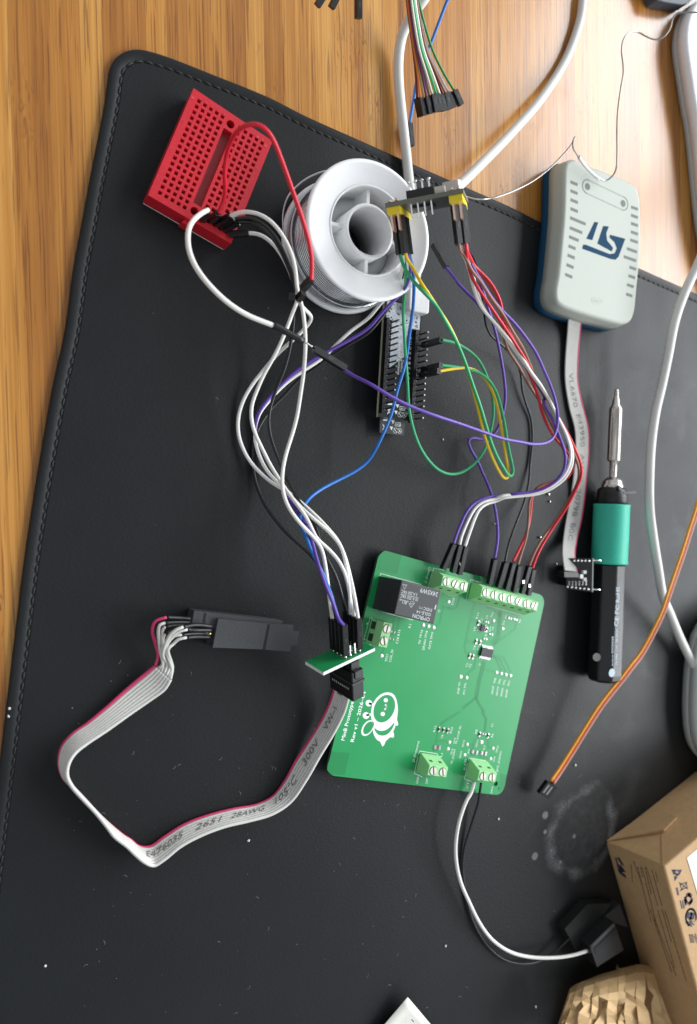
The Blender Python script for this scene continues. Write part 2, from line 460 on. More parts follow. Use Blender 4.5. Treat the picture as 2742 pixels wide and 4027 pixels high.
def mat_material():
    m = bpy.data.materials.new('black_leatherette'); m.use_nodes = True; nt = m.node_tree; N = nt.nodes; L = nt.links
    b = N['Principled BSDF']; geo = N.new('ShaderNodeNewGeometry')
    def noise(scale, detail=4, dist=0):
        n = N.new('ShaderNodeTexNoise'); n.inputs['Scale'].default_value = scale; n.inputs['Detail'].default_value = detail; n.inputs['Distortion'].default_value = dist
        L.new(geo.outputs['Position'], n.inputs['Vector']); return n.outputs['Fac']
    def M(op, a, bb=None, c=None):
        n = N.new('ShaderNodeMath'); n.operation = op
        for i, q in enumerate((a, bb, c)):
            if q is None: continue
            if isinstance(q, (int, float)): n.inputs[i].default_value = q
            else: L.new(q, n.inputs[i])
        return n.outputs[0]
    sep = N.new('ShaderNodeSeparateXYZ'); L.new(geo.outputs['Position'], sep.inputs[0])
    # dried water ring: an ellipse with a grainy rim
    c0 = P('B7', 1052, 318, 0) * S; rx, ry = 24.5 * S, 24.0 * S
    ang = .35
    dx = M('SUBTRACT', sep.outputs[0], float(c0[0])); dy = M('SUBTRACT', sep.outputs[1], float(c0[1]))
    u = M('DIVIDE', M('ADD', M('MULTIPLY', dx, math.cos(ang)), M('MULTIPLY', dy, math.sin(ang))), rx)
    v = M('DIVIDE', M('SUBTRACT', M('MULTIPLY', dy, math.cos(ang)), M('MULTIPLY', dx, math.sin(ang))), ry)
    rad = M('SQRT', M('ADD', M('MULTIPLY', u, u), M('MULTIPLY', v, v)))
    rad = M('ADD', rad, M('MULTIPLY_ADD', noise(60, 5), .55, -.27))
    rim = M('MAXIMUM', M('SUBTRACT', 1.0, M('MULTIPLY', M('ABSOLUTE', M('SUBTRACT', rad, .93)), 5.5)), 0.0)
    sp = N.new('ShaderNodeMapRange'); sp.inputs[1].default_value = .28; sp.inputs[2].default_value = .80; L.new(noise(1100, 6), sp.inputs[0])
    big = N.new('ShaderNodeMapRange'); big.inputs[1].default_value = .35; big.inputs[2].default_value = .62; L.new(noise(70, 2), big.inputs[0])
    stain = M('MULTIPLY', M('MULTIPLY', rim, sp.outputs[0]), M('MULTIPLY_ADD', big.outputs[0], .9, .08))
    hz = N.new('ShaderNodeMapRange'); hz.inputs[1].default_value = 1.15; hz.inputs[2].default_value = .55; hz.inputs[3].default_value = 0; hz.inputs[4].default_value = .11; L.new(rad, hz.inputs[0])
    stain = M('MAXIMUM', M('MULTIPLY', stain, .85), M('MULTIPLY', hz.outputs[0], M('MULTIPLY_ADD', noise(260, 5), 1.6, -.1)))
    # round dried drops
    for (x, y, r) in [(878, 243, 2.0), (878, 320, 1.2), (830, 433, 2.0), (948, 460, 1.0), (1012, 340, 1.2)]:
        q = P('B7', x, y, 0) * S
        ddx = M('SUBTRACT', sep.outputs[0], float(q[0])); ddy = M('SUBTRACT', sep.outputs[1], float(q[1]))
        dd = M('SQRT', M('ADD', M('MULTIPLY', ddx, ddx), M('MULTIPLY', ddy, ddy)))
        disc = N.new('ShaderNodeMapRange'); disc.inputs[1].default_value = r * S * 1.15; disc.inputs[2].default_value = r * S * .75; L.new(dd, disc.inputs[0])
        stain = M('MAXIMUM', stain, M('MULTIPLY', disc.outputs[0], M('MULTIPLY_ADD', sp.outputs[0], .5, .35)))
    # light smears around the ring and thin dust film
    sm = N.new('ShaderNodeMapRange'); sm.inputs[1].default_value = .55; sm.inputs[2].default_value = .80; L.new(noise(28, 5, .8), sm.inputs[0])
    nearx = N.new('ShaderNodeMapRange'); nearx.inputs[1].default_value = .22; nearx.inputs[2].default_value = .36; L.new(sep.outputs[0], nearx.inputs[0])
    film = M('MULTIPLY', M('MULTIPLY', sm.outputs[0], sp.outputs[0]), M('MULTIPLY', nearx.outputs[0], .28))
    fac = M('MINIMUM', M('ADD', M('MULTIPLY', stain, .80), film), 1.0)
    base = N.new('ShaderNodeMix'); base.data_type = 'RGBA'; L.new(noise(12, 3), base.inputs[0])
    base.inputs[6].default_value = (.0062, .0076, .0082, 1); base.inputs[7].default_value = (.0105, .0124, .0130, 1)
    mx = N.new('ShaderNodeMix'); mx.data_type = 'RGBA'; L.new(fac, mx.inputs[0]); L.new(base.outputs[2], mx.inputs[6]); mx.inputs[7].default_value = (.30, .31, .31, 1)
    L.new(mx.outputs[2], b.inputs['Base Color'])
    rr = N.new('ShaderNodeMapRange'); rr.inputs[3].default_value = .42; rr.inputs[4].default_value = .56; L.new(noise(40, 4), rr.inputs[0])
    L.new(M('MAXIMUM', rr.outputs[0], M('MULTIPLY', fac, .8)), b.inputs['Roughness'])
    b.inputs['Specular IOR Level'].default_value = .29
    vo = N.new('ShaderNodeTexVoronoi'); vo.inputs['Scale'].default_value = 1250; vo.feature = 'SMOOTH_F1'
    wv = N.new('ShaderNodeMapping'); wv.inputs['Scale'].default_value = (.75, 1.25, 1); L.new(geo.outputs['Position'], wv.inputs[0]); L.new(wv.outputs[0], vo.inputs['Vector'])
    hh = M('ADD', vo.outputs['Distance'], M('MULTIPLY', noise(700, 3), .6))
    hh = M('ADD', hh, M('MULTIPLY', noise(9, 2), 2.0))
    bp = N.new('ShaderNodeBump'); bp.inputs['Strength'].default_value = .30; bp.inputs['Distance'].default_value = .00016; L.new(hh, bp.inputs['Height'])
    L.new(bp.outputs[0], b.inputs['Normal'])
    return m
M_mat = mat_material()
desk_mat = thing('desk_mat', 'large black leatherette desk mat with stitched rounded corner on the bamboo table', 'desk mat', (200, -40, -2.2))
def inset(poly, d):
    out = []; n = len(poly)
    for i in range(n):
        a, c = poly[max(i - 1, 0)], poly[min(i + 1, n - 1)]
        t = nrm((c - a)[:2]); out.append(np.array([poly[i][0] + t[1] * d, poly[i][1] - t[0] * d, poly[i][2]]))
    return out
# outline runs up the left side and along the top to the right, so the mat lies to its right hand
o0 = [np.array([p[0], p[1], -2.15]) for p in outline]
tail = [np.array([outline[-1][0] + 40, -640, 0]), np.array([outline[0][0], -640, 0])]
mb = MB()
rings = []
for d, z in ((0.0, -2.15), (.02, -.5), (.45, -.08), (1.2, .02), (3.7, .02), (4.15, -.3), (4.85, -.3), (5.3, 0.0)):
    rings.append([np.array([p[0], p[1], z]) for p in inset(outline, d)])
n = len(outline); vs = [p for r in rings for p in r]; fs = []
for k in range(len(rings) - 1):
    for i in range(n - 1):
        fs.append((k * n + i, k * n + i + 1, (k + 1) * n + i + 1, (k + 1) * n + i))
mb.add(vs, [tuple(reversed(f)) for f in fs], True)
inner = rings[-1]
mb.add([*inner, np.array([inner[-1][0] + 30, -640, 0]), np.array([inner[0][0], -640, 0])], [tuple(range(n + 1, -1, -1))])
mb.build('mat_surface', M_mat, desk_mat)
sline = inset(outline, 4.5); acc = 0; st = MB(); nxt = 0
for i in range(1, n):
    a, b2 = sline[i - 1], sline[i]; L_ = np.linalg.norm((b2 - a)[:2]); 
    while nxt < acc + L_:
        q = a + (b2 - a) * ((nxt - acc) / L_); t = nrm((b2 - a)[:2]); t = np.array([t[0], t[1], 0])
        c = np.array([q[0], q[1], -.12]); nn = np.array([-t[1], t[0], 0])
        st.tube([c - t * 1.25 + nn * .18 - np.array([0, 0, .3]), c - t * .6, c + t * .6, c + t * 1.25 - nn * .18 - np.array([0, 0, .3])], .42, 6, 1.2)
        nxt += 3.9
    acc += L_
st.build('stitching', mat('black_thread', (.010, .010, .011), .6), desk_mat)
# ------------------------------------------------------------------ main green circuit board
PA = -.273; PU = np.array([math.cos(PA), math.sin(PA), 0]); PV = np.array([math.sin(PA), -math.cos(PA), 0])   # u right, v down
PC = np.array([208.2, -87.4, 0]); PZ = 4.6; ZT = PZ + .02
pcb = thing('circuit_board', 'large green prototype circuit board with white bee drawing, relay and terminal blocks', 'circuit board', (PC[0], PC[1], 0))
def pb(u, v, z=ZT): return PC + PU * u + PV * v + np.array([0, 0, z])
def rrect(w, h, r, k=8):
    out = []
    for cx, cy, a0 in ((w / 2 - r, -h / 2 + r, -90), (w / 2 - r, h / 2 - r, 0), (-w / 2 + r, h / 2 - r, 90), (-w / 2 + r, -h / 2 + r, 180)):
        for i in range(k + 1):
            a = math.radians(a0 + 90 * i / k); out.append((cx + r * math.cos(a), cy + r * math.sin(a)))
    return out
def board_with_holes(mb, outl, holes, z0, z1):
    """flat board outline (3-D pts) with round holes, top + bottom + walls, triangulated by bmesh"""
    import bmesh
    bm = bmesh.new(); loops = [outl] + holes; edges = []
    for lp in loops:
        vs = [bm.verts.new((p[0], p[1], 0)) for p in lp]
        for i in range(len(vs)): edges.append(bm.edges.new((vs[i], vs[(i + 1) % len(vs)])))
    r = bmesh.ops.triangle_fill(bm, use_beauty=True, use_dissolve=False, edges=edges)
    bm.verts.index_update(); bm.faces.ensure_lookup_table()
    vv = [(v.co.x, v.co.y) for v in bm.verts]; ff = []
    for f in bm.faces:
        idx = [v.index for v in f.verts]
        if f.normal.z < 0: idx.reverse()
        ff.append(tuple(idx))
    n = len(vv); bm.free()
    mb.add([(x, y, z1) for x, y in vv] + [(x, y, z0) for x, y in vv], ff + [tuple(i + n for i in reversed(f)) for f in ff])
    k = 0
    for li, lp in enumerate(loops):
        m = len(lp)
        for i in range(m):
            a, b2 = k + i, k + (i + 1) % m
            mb.add([(vv[a][0], vv[a][1], z0), (vv[b2][0], vv[b2][1], z0), (vv[b2][0], vv[b2][1], z1), (vv[a][0], vv[a][1], z1)], [(0, 1, 2, 3)])
        k += m
def circ(c, r, n=20): return [np.array([c[0] + r * math.cos(2 * math.pi * i / n), c[1] + r * math.sin(2 * math.pi * i / n), c[2]]) for i in range(n)]
holes_px = [('B1', 523, 171, 1.35), ('B1', 508, 138, .55), ('B1', 204, 1430, 1.35), ('D3', 1345, 970, 1.2), ('D3', 1383, 1030, .4)]
m = MB(); board_with_holes(m, [pb(u, v) for u, v in rrect(101, 101, 4.6)], [circ(P(c, x, y, PZ), r) for c, x, y, r in holes_px], 3.0, PZ)
board = m.build('board', M_pcb, pcb)
m = MB(); ring = [pb(u, v) for u, v in rrect(101.06, 101.06, 4.6)]
m.loft([[np.array([p[0], p[1], 3.1]) for p in ring], [np.array([p[0], p[1], 4.45]) for p in ring]], caps=False)
m.build('board_edge', M_fr4dark, pcb)
# solder joints underneath that lift the board off the mat
for i in range(14):
    u, v = random.uniform(-44, 44), random.choice([-44, -40, 40, 44, 0]); q = pb(u, v); MB().cyl((q[0], q[1], .1), (q[0], q[1], 3.05), .7, 8, r2=1.1).build('solder_joint', M_tin, pcb)

sl = MB(); s = .24
def poly_px(c, pts, z=ZT): return PP(c, pts, z)
# corner keep-out squares and slots, slightly darker mask
kp = MB()
for c, pts in (('B1', [(497, 103), (602, 133), (573, 250), (446, 222), (462, 150), (475, 118)]), ('B1', [(168, 1352), (278, 1362), (248, 1500), (160, 1495), (138, 1470), (140, 1440)]),
               ('B1', [(968, 232), (1118, 270), (1108, 316), (960, 276)]), ('D3', [(1405, 830), (1490, 850), (1465, 1000), (1420, 1060), (1380, 1085)])):
    MB().flat(PP(c, pts, PZ + .005), .02).build('bare_mask_area', M_pcbdark, pcb)
# traces: thin darker green lines beside the copper
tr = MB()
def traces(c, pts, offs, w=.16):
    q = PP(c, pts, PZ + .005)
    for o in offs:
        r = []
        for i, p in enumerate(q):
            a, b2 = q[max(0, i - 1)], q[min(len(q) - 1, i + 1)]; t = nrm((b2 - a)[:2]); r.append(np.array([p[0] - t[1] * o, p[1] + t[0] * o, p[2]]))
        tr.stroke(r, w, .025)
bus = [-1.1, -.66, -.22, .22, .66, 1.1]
traces('D2', [(430, 1300), (390, 1480), (330, 1700), (270, 2030)], bus)
traces('D2', [(270, 2030), (150, 2130), (0, 2250)], [-.6, -.2, .2, .6]); traces('D3', [(860, 0), (640, 130), (590, 185)], [-.6, -.1, .4])
traces('D2', [(270, 2030), (350, 2200), (440, 2324)], [-.6, -.2, .2, .6]); traces('D3', [(1150, 0), (1210, 90), (1190, 270)], [-.6, -.2, .2, .6])
traces('D2', [(240, 120), (110, 620), (40, 1000), (60, 1110), (350, 1180)], [-.45, .45])
traces('D2', [(180, 450), (310, 480)], [-.35, .35]); traces('D2', [(90, 880), (240, 920)], [-.35, .35])
traces('D2', [(260, 1200), (230, 1440), (120, 1520), (90, 1600)], [-.3, .3])
traces('D2', [(440, 1450), (650, 1510)], [-.35, .35])
traces('D2', [(610, 1190), (680, 1240), (790, 1500)], [-.3, .1]); traces('D2', [(620, 1180), (750, 1240), (880, 1510)], [-.3, .1]); traces('D2', [(630, 1165), (830, 1215), (985, 1540)], [-.35, .35])
for i in range(6): traces('D2', [(560 + i * 18, 930 + i * 8), (650 + i * 22, 830), (690 + i * 14, 700), (730 + i * 14, 260)], [0], .16)
traces('D2', [(620, 970), (1060, 630), (1110, 380)], [-.35, .35]); traces('D2', [(500, 580), (610, 500)], [-.3, .3])
traces('D2', [(480, 190), (620, 240), (700, 300), (770, 380)], [-.2, .2])
traces('D4', [(1360, 980), (1582, 1040)], [-.35, .35]); traces('D4', [(1390, 990), (1310, 1320), (1210, 1400)], [-.35, .35])
traces('B1', [(965, 380), (945, 450), (930, 465), (850, 445)], [-.3, .3])
traces('D4', [(370, 1180), (330, 1582)], [-.3, .3]); traces('D4', [(480, 1210), (420, 1582)], [-.3, .3]); traces('B1', [(495, 690), (478, 750)], [-.35, .35])
traces('D3', [(560, 270), (520, 450), (495, 540)], [-.35, .35]); traces('D3', [(550, 385), (700, 405)], [-.35, .35])
traces('D3', [(1110, 330), (1050, 380), (1010, 600)], [-.35, .35]); traces('D3', [(1230, 350), (1240, 480), (1300, 490)], [-.35, .35]); traces('D3', [(970, 440), (1030, 450)], [-.3, .3]); traces('D3', [(1100, 600), (1270, 640)], [-.3, .3])
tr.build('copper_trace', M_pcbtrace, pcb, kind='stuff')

# silkscreen outlines
for c, pts in (('D4', [(390, 1150), (0, 1062), (85, 290), (935, 520)]), ('D4', [(0, 1060), (760, 1255)]), ('C7', [(520, 745), (400, 708), (330, 1015), (1195, 1258), (1210, 1225)]),
               ('C7', [(0, 930), (135, 968), (150, 930)]), ('B1', [(800, 215), (765, 330), (925, 382)]), ('B1', [(865, 225), (800, 212)]), ('B1', [(420, 525), (405, 521), (366, 655), (420, 672)]),
               ('D3', [(297, 580), (312, 527), (555, 565), (550, 600)]), ('D3', [(970, 660), (982, 622), (1210, 660), (1205, 690)]), ('D3', [(290, 600), (240, 830), (350, 880)]), ('D3', [(960, 690), (918, 910), (1060, 950)])):
    sl.stroke(PP(c, pts, ZT), .22)
sl.flat(PP('B1', [(384, 552), (394, 560), (382, 566)], ZT))
def txt(c, s_, x0, y0, x1, y1, size, z=ZT, mb=None, bold=.0):
    (mb or sl).text(s_, P(c, x0, y0, z), P(c, x1, y1, z), size, bold=bold)
txt('D1', 'MinB Prototype', 182, 1385, 378, 575, 1.75, bold=.018); txt('D1', 'Rev v1 – 2026–04', 375, 1415, 628, 370, 1.75, bold=.018)
txt('D4', 'J1 (Power)', 1042, 495, 1120, 165, 1.25); txt('D4', 'K1', 708, 1425, 728, 1350, 1.25)
txt('B1', 'TP20', 922, 445, 932, 400, 1.2); txt('B1', '5V TP16', 716, 685, 734, 597, 1.2); txt('B1', 'DRAIN TP18', 742, 722, 764, 604, 1.2); txt('B1', 'GATE TP19', 778, 718, 800, 612, 1.2)
txt('B1', 'C10 R15', 578, 685, 594, 597, 1.25); txt('B1', 'TP17', 510, 795, 521, 747, 1.2); txt('B1', 'COIL_IN', 535, 797, 550, 722, 1.2)
txt('B1', '7', 393, 562, 396, 552, .9); txt('B1', '2', 409, 697, 413, 686, 1.1)
txt('D2', 'R13', 300, 435, 335, 315, 1.15); txt('D2', 'C9', 495, 440, 520, 370, 1.1); txt('D2', 'TP4', 598, 410, 628, 310, 1.1); txt('D2', 'R8', 885, 435, 905, 365, 1.1)
txt('D2', 'TP7', 840, 570, 868, 470, 1.1); txt('D2', 'R9', 1165, 520, 1190, 450, 1.1); txt('D2', 'U2', 255, 680, 275, 600, 1.2); txt('D2', 'R14', 562, 690, 585, 595, 1.0)
txt('D2', 'C8', 615, 665, 635, 600, 1.0); txt('D2', 'R5', 478, 790, 495, 740, 1.0); txt('D2', 'C4', 240, 1070, 265, 985, 1.2); txt('D2', 'C3', 320, 1070, 348, 1000, 1.2)
txt('D2', 'C1', 88, 1415, 115, 1350, 1.2); txt('D2', 'C2', 155, 1425, 182, 1355, 1.2)
for x0, a_, b_ in ((0, 'TP8', 'AIN1P'), (95, 'TP6', 'AIN1N'), (188, 'TP5', 'AIN0N'), (282, 'TP3', 'AIN0P')):
    txt('D2', a_, 660 + x0, 1745 + x0 * .22, 685 + x0, 1635 + x0 * .22, 1.15); txt('D2', b_, 610 + x0, 1970 + x0 * .24, 640 + x0, 1795 + x0 * .24, 1.15)
txt('B1', 'GND TP1', 956, 997, 968, 922, 1.1); txt('B1', '3V3 TP2', 992, 1000, 1004, 928, 1.1)
txt('D3', 'R12', 520, 270, 540, 190, 1.15); txt('D3', 'R10', 745, 290, 765, 210, 1.15); txt('D3', 'C6', 620, 360, 632, 312, 1.1); txt('D3', 'TP15', 790, 430, 802, 350, 1.0)
txt('D3', 'TP_LOOP_IN', 815, 435, 875, 195, 1.1); txt('D3', 'TP14', 750, 580, 765, 500, 1.0); txt('D3', 'TP_SHUNT', 755, 705, 800, 500, 1.1); txt('D3', 'J5 (Pressure)', 238, 680, 308, 395, 1.15)
txt('D3', 'GND', 290, 970, 305, 875, 1.15); txt('D3', '24V', 415, 970, 428, 895, 1.15); txt('D3', 'L1', 610, 610, 628, 565, 1.1)
txt('D3', 'R8', 1082, 295, 1095, 240, 1.1); txt('D3', 'R6', 1300, 345, 1313, 295, 1.1); txt('D3', 'C7', 1300, 205, 1313, 155, 1.1); txt('D3', 'TP13', 905, 480, 925, 385, 1.0)
txt('D3', 'TP11', 1088, 480, 1108, 385, 1.0); txt('D3', 'R7', 1190, 510, 1205, 455, 1.0); txt('D3', 'TP10', 1360, 555, 1382, 460, 1.0); txt('D3', 'TP12', 868, 630, 888, 530, 1.0)
txt('D3', 'R9', 980, 560, 995, 505, 1.0); txt('D3', 'TP9', 1325, 680, 1340, 605, 1.0); txt('D3', 'J4 (CT)', 925, 790, 948, 640, 1.1); txt('D3', '(RTD_ISO0421)', 1370, 810, 1420, 535, 1.1)
txt('D3', 'CT-', 965, 1030, 985, 930, 1.1); txt('D3', 'CT+', 1068, 1040, 1085, 950, 1.1); txt('D3', 'SIG', 1290, 1100, 1305, 1010, 1.0)
# pin-one circles
for c, x, y in (('D4', 1302, 1068), ('D2', 342, 1357), ('D2', 393, 443)):
    q = P(c, x, y, ZT); sl.stroke(circ(q, .62, 14) + [circ(q, .62, 14)[0]], .16); sl.stroke([q + PU * .0 - PV * .3, q + PV * .3], .14)
sl.build('silkscreen', M_silk, pcb)

# the bee drawing, printed white
def ell_px(c, x, y, a, b2, rot, n=48):
    cr_, sr = math.cos(math.radians(rot)), math.sin(math.radians(rot))
    return [(x + a * math.cos(t) * cr_ - b2 * math.sin(t) * sr, y + a * math.cos(t) * sr + b2 * math.sin(t) * cr_) for t in [2 * math.pi * i / n for i in range(n)]]
bee = MB()
def ringfill(c, outer, inner):
    board_with_holes(bee, PP(c, outer, ZT), [PP(c, i_, ZT) for i_ in inner], PZ, ZT + .03)
def sp2(pts, k=6):
    q = spline([np.array([x, y, 0.]) for x, y in pts] , 1e9); 
    q = spline([np.array([x, y, 0.]) for x, y in pts + [pts[0]]], 60); return [(p[0], p[1]) for p in q[:-1]]
body_out = [(1095, 382), (1170, 400), (1225, 450), (1262, 530), (1285, 640), (1293, 740), (1285, 850), (1272, 950), (1290, 1000), (1300, 1055), (1280, 1075), (1245, 1072), (1225, 1130), (1195, 1200), (1210, 1240), (1213, 1295), (1190, 1325),
            (1135, 1312), (1085, 1355), (1040, 1395), (1010, 1470), (975, 1510), (950, 1460), (925, 1405), (860, 1370), (815, 1310), (785, 1235), (775, 1200), (775, 1140), (785, 1080), (782, 1030), (762, 985), (742, 930), (733, 850), (738, 760), (752, 680), (790, 590), (850, 500), (930, 430), (1010, 392)]
head_in = ell_px('D1', 1010, 722, 300, 208, -66)
stripe = sp2([(812, 1120), (860, 1160), (930, 1182), (1010, 1175), (1090, 1135), (1170, 1060), (1222, 1005), (1200, 1090), (1140, 1190), (1060, 1260), (960, 1282), (880, 1258), (830, 1200), (806, 1150)])
ringfill('D1', body_out, [head_in, stripe])
wing_o = ell_px('D1', 664, 1125, 180, 106, -58); wing_i = ell_px('D1', 676, 1120, 148, 82, -58)
ringfill('D1', wing_o, [wing_i])
for x, y, r in ((690, 608, 68), (632, 864, 70), (1041, 546, 44), (979, 832, 45)):
    bee.flat(PP('D1', [(x + r * math.cos(a / 24 * 6.2832), y + r * math.sin(a / 24 * 6.2832)) for a in range(24)], ZT + .001), .031)
bee.stroke(PP('D1', [(700, 615), (790, 640)], ZT + .002), .9); bee.stroke(PP('D1', [(650, 855), (745, 840)], ZT + .002), .9)
bee.stroke(PP('D1', [(1035, 638), (1052, 668), (1048, 705), (1020, 738)], ZT + .002), .75)
bee.build('bee_drawing', M_silk, pcb)

# test pads
tpm = MB()
for c, x, y, r in [('B1', 893, 421, 1.0), ('B1', 736, 567, .95), ('B1', 768, 575, .95), ('B1', 800, 582, .95), ('B1', 476, 758, .95), ('D2', 628, 470, .95), ('D2', 812, 632, .95), ('D2', 690, 1525, .95), ('D2', 783, 1548, .95),
                   ('D2', 876, 1568, .95), ('D2', 970, 1590, .95), ('B1', 968, 889, 1.05), ('B1', 1005, 895, .95), ('D3', 716, 411, .9), ('D3', 694, 501, .9), ('D3', 955, 440, .9), ('D3', 920, 583, .9), ('D3', 1148, 410, 1.1), ('D3', 1303, 495, .9), ('D3', 1272, 636, .9)]:
    q = P(c, x, y, PZ); tpm = MB(); tpm.loft([circ(q + [0, 0, z], r * k) for z, k in ((0, 1), (.06, 1), (.22, .7), (.35, .3))], True, True); tpm.build('test_pad', mat('bright_tin_pad', (.80, .78, .74), .35, metal=.5), pcb)

# ---- terminal blocks
PROF = [(0, 0), (0, 5.5), (1.2, 9), (5.6, 9), (8.6, 1), (8.6, 0)]
def terminal(label, c, p0, p1, n, outward, along, extra=False):
    a, b2 = P(c, *p0, PZ + 9), P(c, *p1, PZ + 9); pitch = np.linalg.norm(b2 - a) / (n - 1)
    L_ = along; mid = (a + b2) / 2; mid[2] = PZ
    inn = -outward
    base = mid - inn * 3.4 - L_ * pitch * n / 2
    ring = lambda k: [base + inn * d + L_ * k + np.array([0, 0, z]) for d, z in PROF]
    r0, r1 = ring(0), ring(pitch * n)
    m = MB(); m.loft([r0, r1])
    # foot plate that sticks out a little at the base of the wire side
    o = m.build('terminal_block', M_term, pcb, label, bevel=.12)
    sc_ = []
    for k in range(n):
        q = base + inn * 3.4 + L_ * pitch * (k + .5); top = q + np.array([0, 0, 9.0])
        w = MB(); w.cyl(top - [0, 0, .3], top + [0, 0, .015], 2.12, 28); w.build('screw_recess_shade', mat('recess_shade_green', (.09, .24, .09), .6), o)  # flat disc; the recess shade is put into its darker green
        ang = random.uniform(.9, 2.0) if n > 2 else random.uniform(1.2, 1.9)
        d = np.array([math.cos(ang), math.sin(ang), 0]); e = np.array([-d[1], d[0], 0]); w = MB()
        for sg in (1, -1):
            half = [top + np.array([0, 0, .02]) + (d * math.cos(t) + e * math.sin(t) * sg) * 1.78 for t in np.linspace(.2, math.pi - .2, 16)]
            if sg < 0: half = half[::-1]
            w.prism(half, half[0][2], half[0][2] + .30)
        w.build('screw', mat('screw_metal', (.62, .58, .52), .42, metal=.7), o)
        w = MB()
        # dark plates painting the shade of slope notch and wire opening
        sd = inn * 3.0 + np.array([0, 0, -8.0]); un = nrm(np.cross(L_, sd)); un = un if un @ (inn + [0, 0, .3]) > 0 else -un
        q0 = base + inn * 5.6 + L_ * pitch * (k + .5) + np.array([0, 0, 9.0]) + sd * .34
        w.obox(q0 - L_ * .9 - un * .3, L_ * 1.8, nrm(sd) * 1.3, un * .33)
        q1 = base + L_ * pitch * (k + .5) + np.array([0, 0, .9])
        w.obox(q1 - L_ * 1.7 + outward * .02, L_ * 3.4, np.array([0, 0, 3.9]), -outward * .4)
        w.build('opening_shade', mat('opening_shade_green', (.02, .06, .02), .6), o)
    return base, L_, inn, pitch
terminal('three pole green terminal block at the top edge marked J1', 'B1', (880, 295), (985, 327), 3, -PV, PU)
T7 = terminal('long seven pole green terminal block at the top right edge', 'C7', (635, 915), (1385, 1115), 7, -PV, PU)
terminal('two pole green terminal block turned to the left edge beside the relay', 'B1', (510, 590), (490, 665), 2, -PU, PV)
terminal('two pole green terminal block at the bottom edge marked J5 with empty openings', 'B1', (797, 1476), (856, 1477), 2, PV, PU)
terminal('two pole green terminal block at the bottom right corner holding a white and a black wire', 'B1', (1107, 1507), (1162, 1512), 2, PV, PU)

# ---- relay
rc = [P('D4', x, y, PZ + 19) for x, y in ((530, 430), (1350, 645), (1195, 1345), (375, 1140))]
rc0 = [np.array([p[0], p[1], PZ]) for p in rc]
m = MB(); m.loft([list(reversed(rc0)), [np.array([p[0], p[1], PZ + 19]) for p in reversed(rc)]])
relay = m.build('relay', M_relay, pcb, 'tall black relay box with pale printing', bevel=.35)
pr = MB(); ZR = PZ + 19.02
def rt(s_, x0, y0, x1, y1, size): pr.text(s_, P('D4', x0, y0, ZR), P('D4', x1, y1, ZR), size, th=.02)
rt('OMRON', 1118, 1215, 765, 1122, 1.75); rt('G5LE-14', 1140, 1120, 845, 1048, 1.35); rt('5VDC', 1165, 1028, 990, 985, 1.35)
rt('10 A 250 VAC', 868, 812, 508, 722, 1.35); rt('5 A 250 VAC', 858, 706, 532, 630, 1.35); rt('24X5W9', 1285, 690, 925, 592, 1.9)
rt('c', 675, 862, 645, 856, 1.0); rt('RU', 640, 855, 555, 835, 1.75); rt('us', 545, 830, 488, 815, 1.0)
for pts, w in (([(885, 798), (515, 714)], .14), ([(966, 1028), (884, 1006)], .16), ([(970, 1000), (950, 995)], .14), ([(935, 992), (918, 988)], .14), ([(905, 985), (890, 980)], .14),
               ([(558, 515), (640, 530), (582, 622), (566, 535)], .14), ([(580, 548), (622, 542)], .12), ([(678, 915), (800, 905), (722, 1005), (678, 915)], .16), ([(705, 905), (712, 870), (790, 880), (782, 908)], .14),
               ([(700, 930), (745, 960), (720, 975)], .12), ([(745, 925), (770, 940)], .12), ([(540, 505), (560, 525)], .12)):
    pr.stroke(PP('D4', pts, ZR), w, .02)
pr.flat(PP('D4', [(1228, 940), (1252, 945), (1230, 1040), (1203, 1033)], ZR), .02)
pr.build('printed_marking', M_print, relay)
# ---- chips and small parts
def chip(name, label, c, corners, h, mt, leads=None):
    q = PP(c, corners, PZ + h); q0 = [np.array([p[0], p[1], PZ + .1]) for p in q]
    m = MB(); m.loft([q0[::-1], q[::-1]]); o = m.build(name, mt, pcb, label, bevel=.08)
    if leads:
        w = MB()
        for (i, j, k, l_) in leads:
            for t in np.linspace(.06, .94, l_):
                e = q0[i] + (q0[j] - q0[i]) * t; out = nrm(np.array([*(e - (q0[(k)] + (q0[k] - q0[k])))[:2], 0]))
                perp = nrm(np.cross((q0[j] - q0[i]), [0, 0, 1])); perp = perp if perp @ (e - sum(q0) / 4) > 0 else -perp
                al = nrm(q0[j] - q0[i])
                w.obox(e - al * .15 + np.array([0, 0, .45]), al * .3, perp * .5, np.array([0, 0, .12]))
                w.obox(e - al * .15 + perp * .45 + np.array([0, 0, -.05]), al * .3, perp * .8, np.array([0, 0, .14]))
        w.build('chip_lead', M_tin, o)
    return o
chip('chip', 'black chip with two rows of leads right of the middle of the board', 'D2', [(408, 1010), (632, 1060), (592, 1232), (365, 1185)], 1.1, M_chip, [(0, 1, 2, 12), (3, 2, 0, 12)])
chip('chip', 'smallest black chip below the long terminal block', 'D2', [(395, 545), (470, 560), (440, 690), (365, 675)], 1.1, M_chip, [(0, 3, 0, 4), (1, 2, 0, 4)])
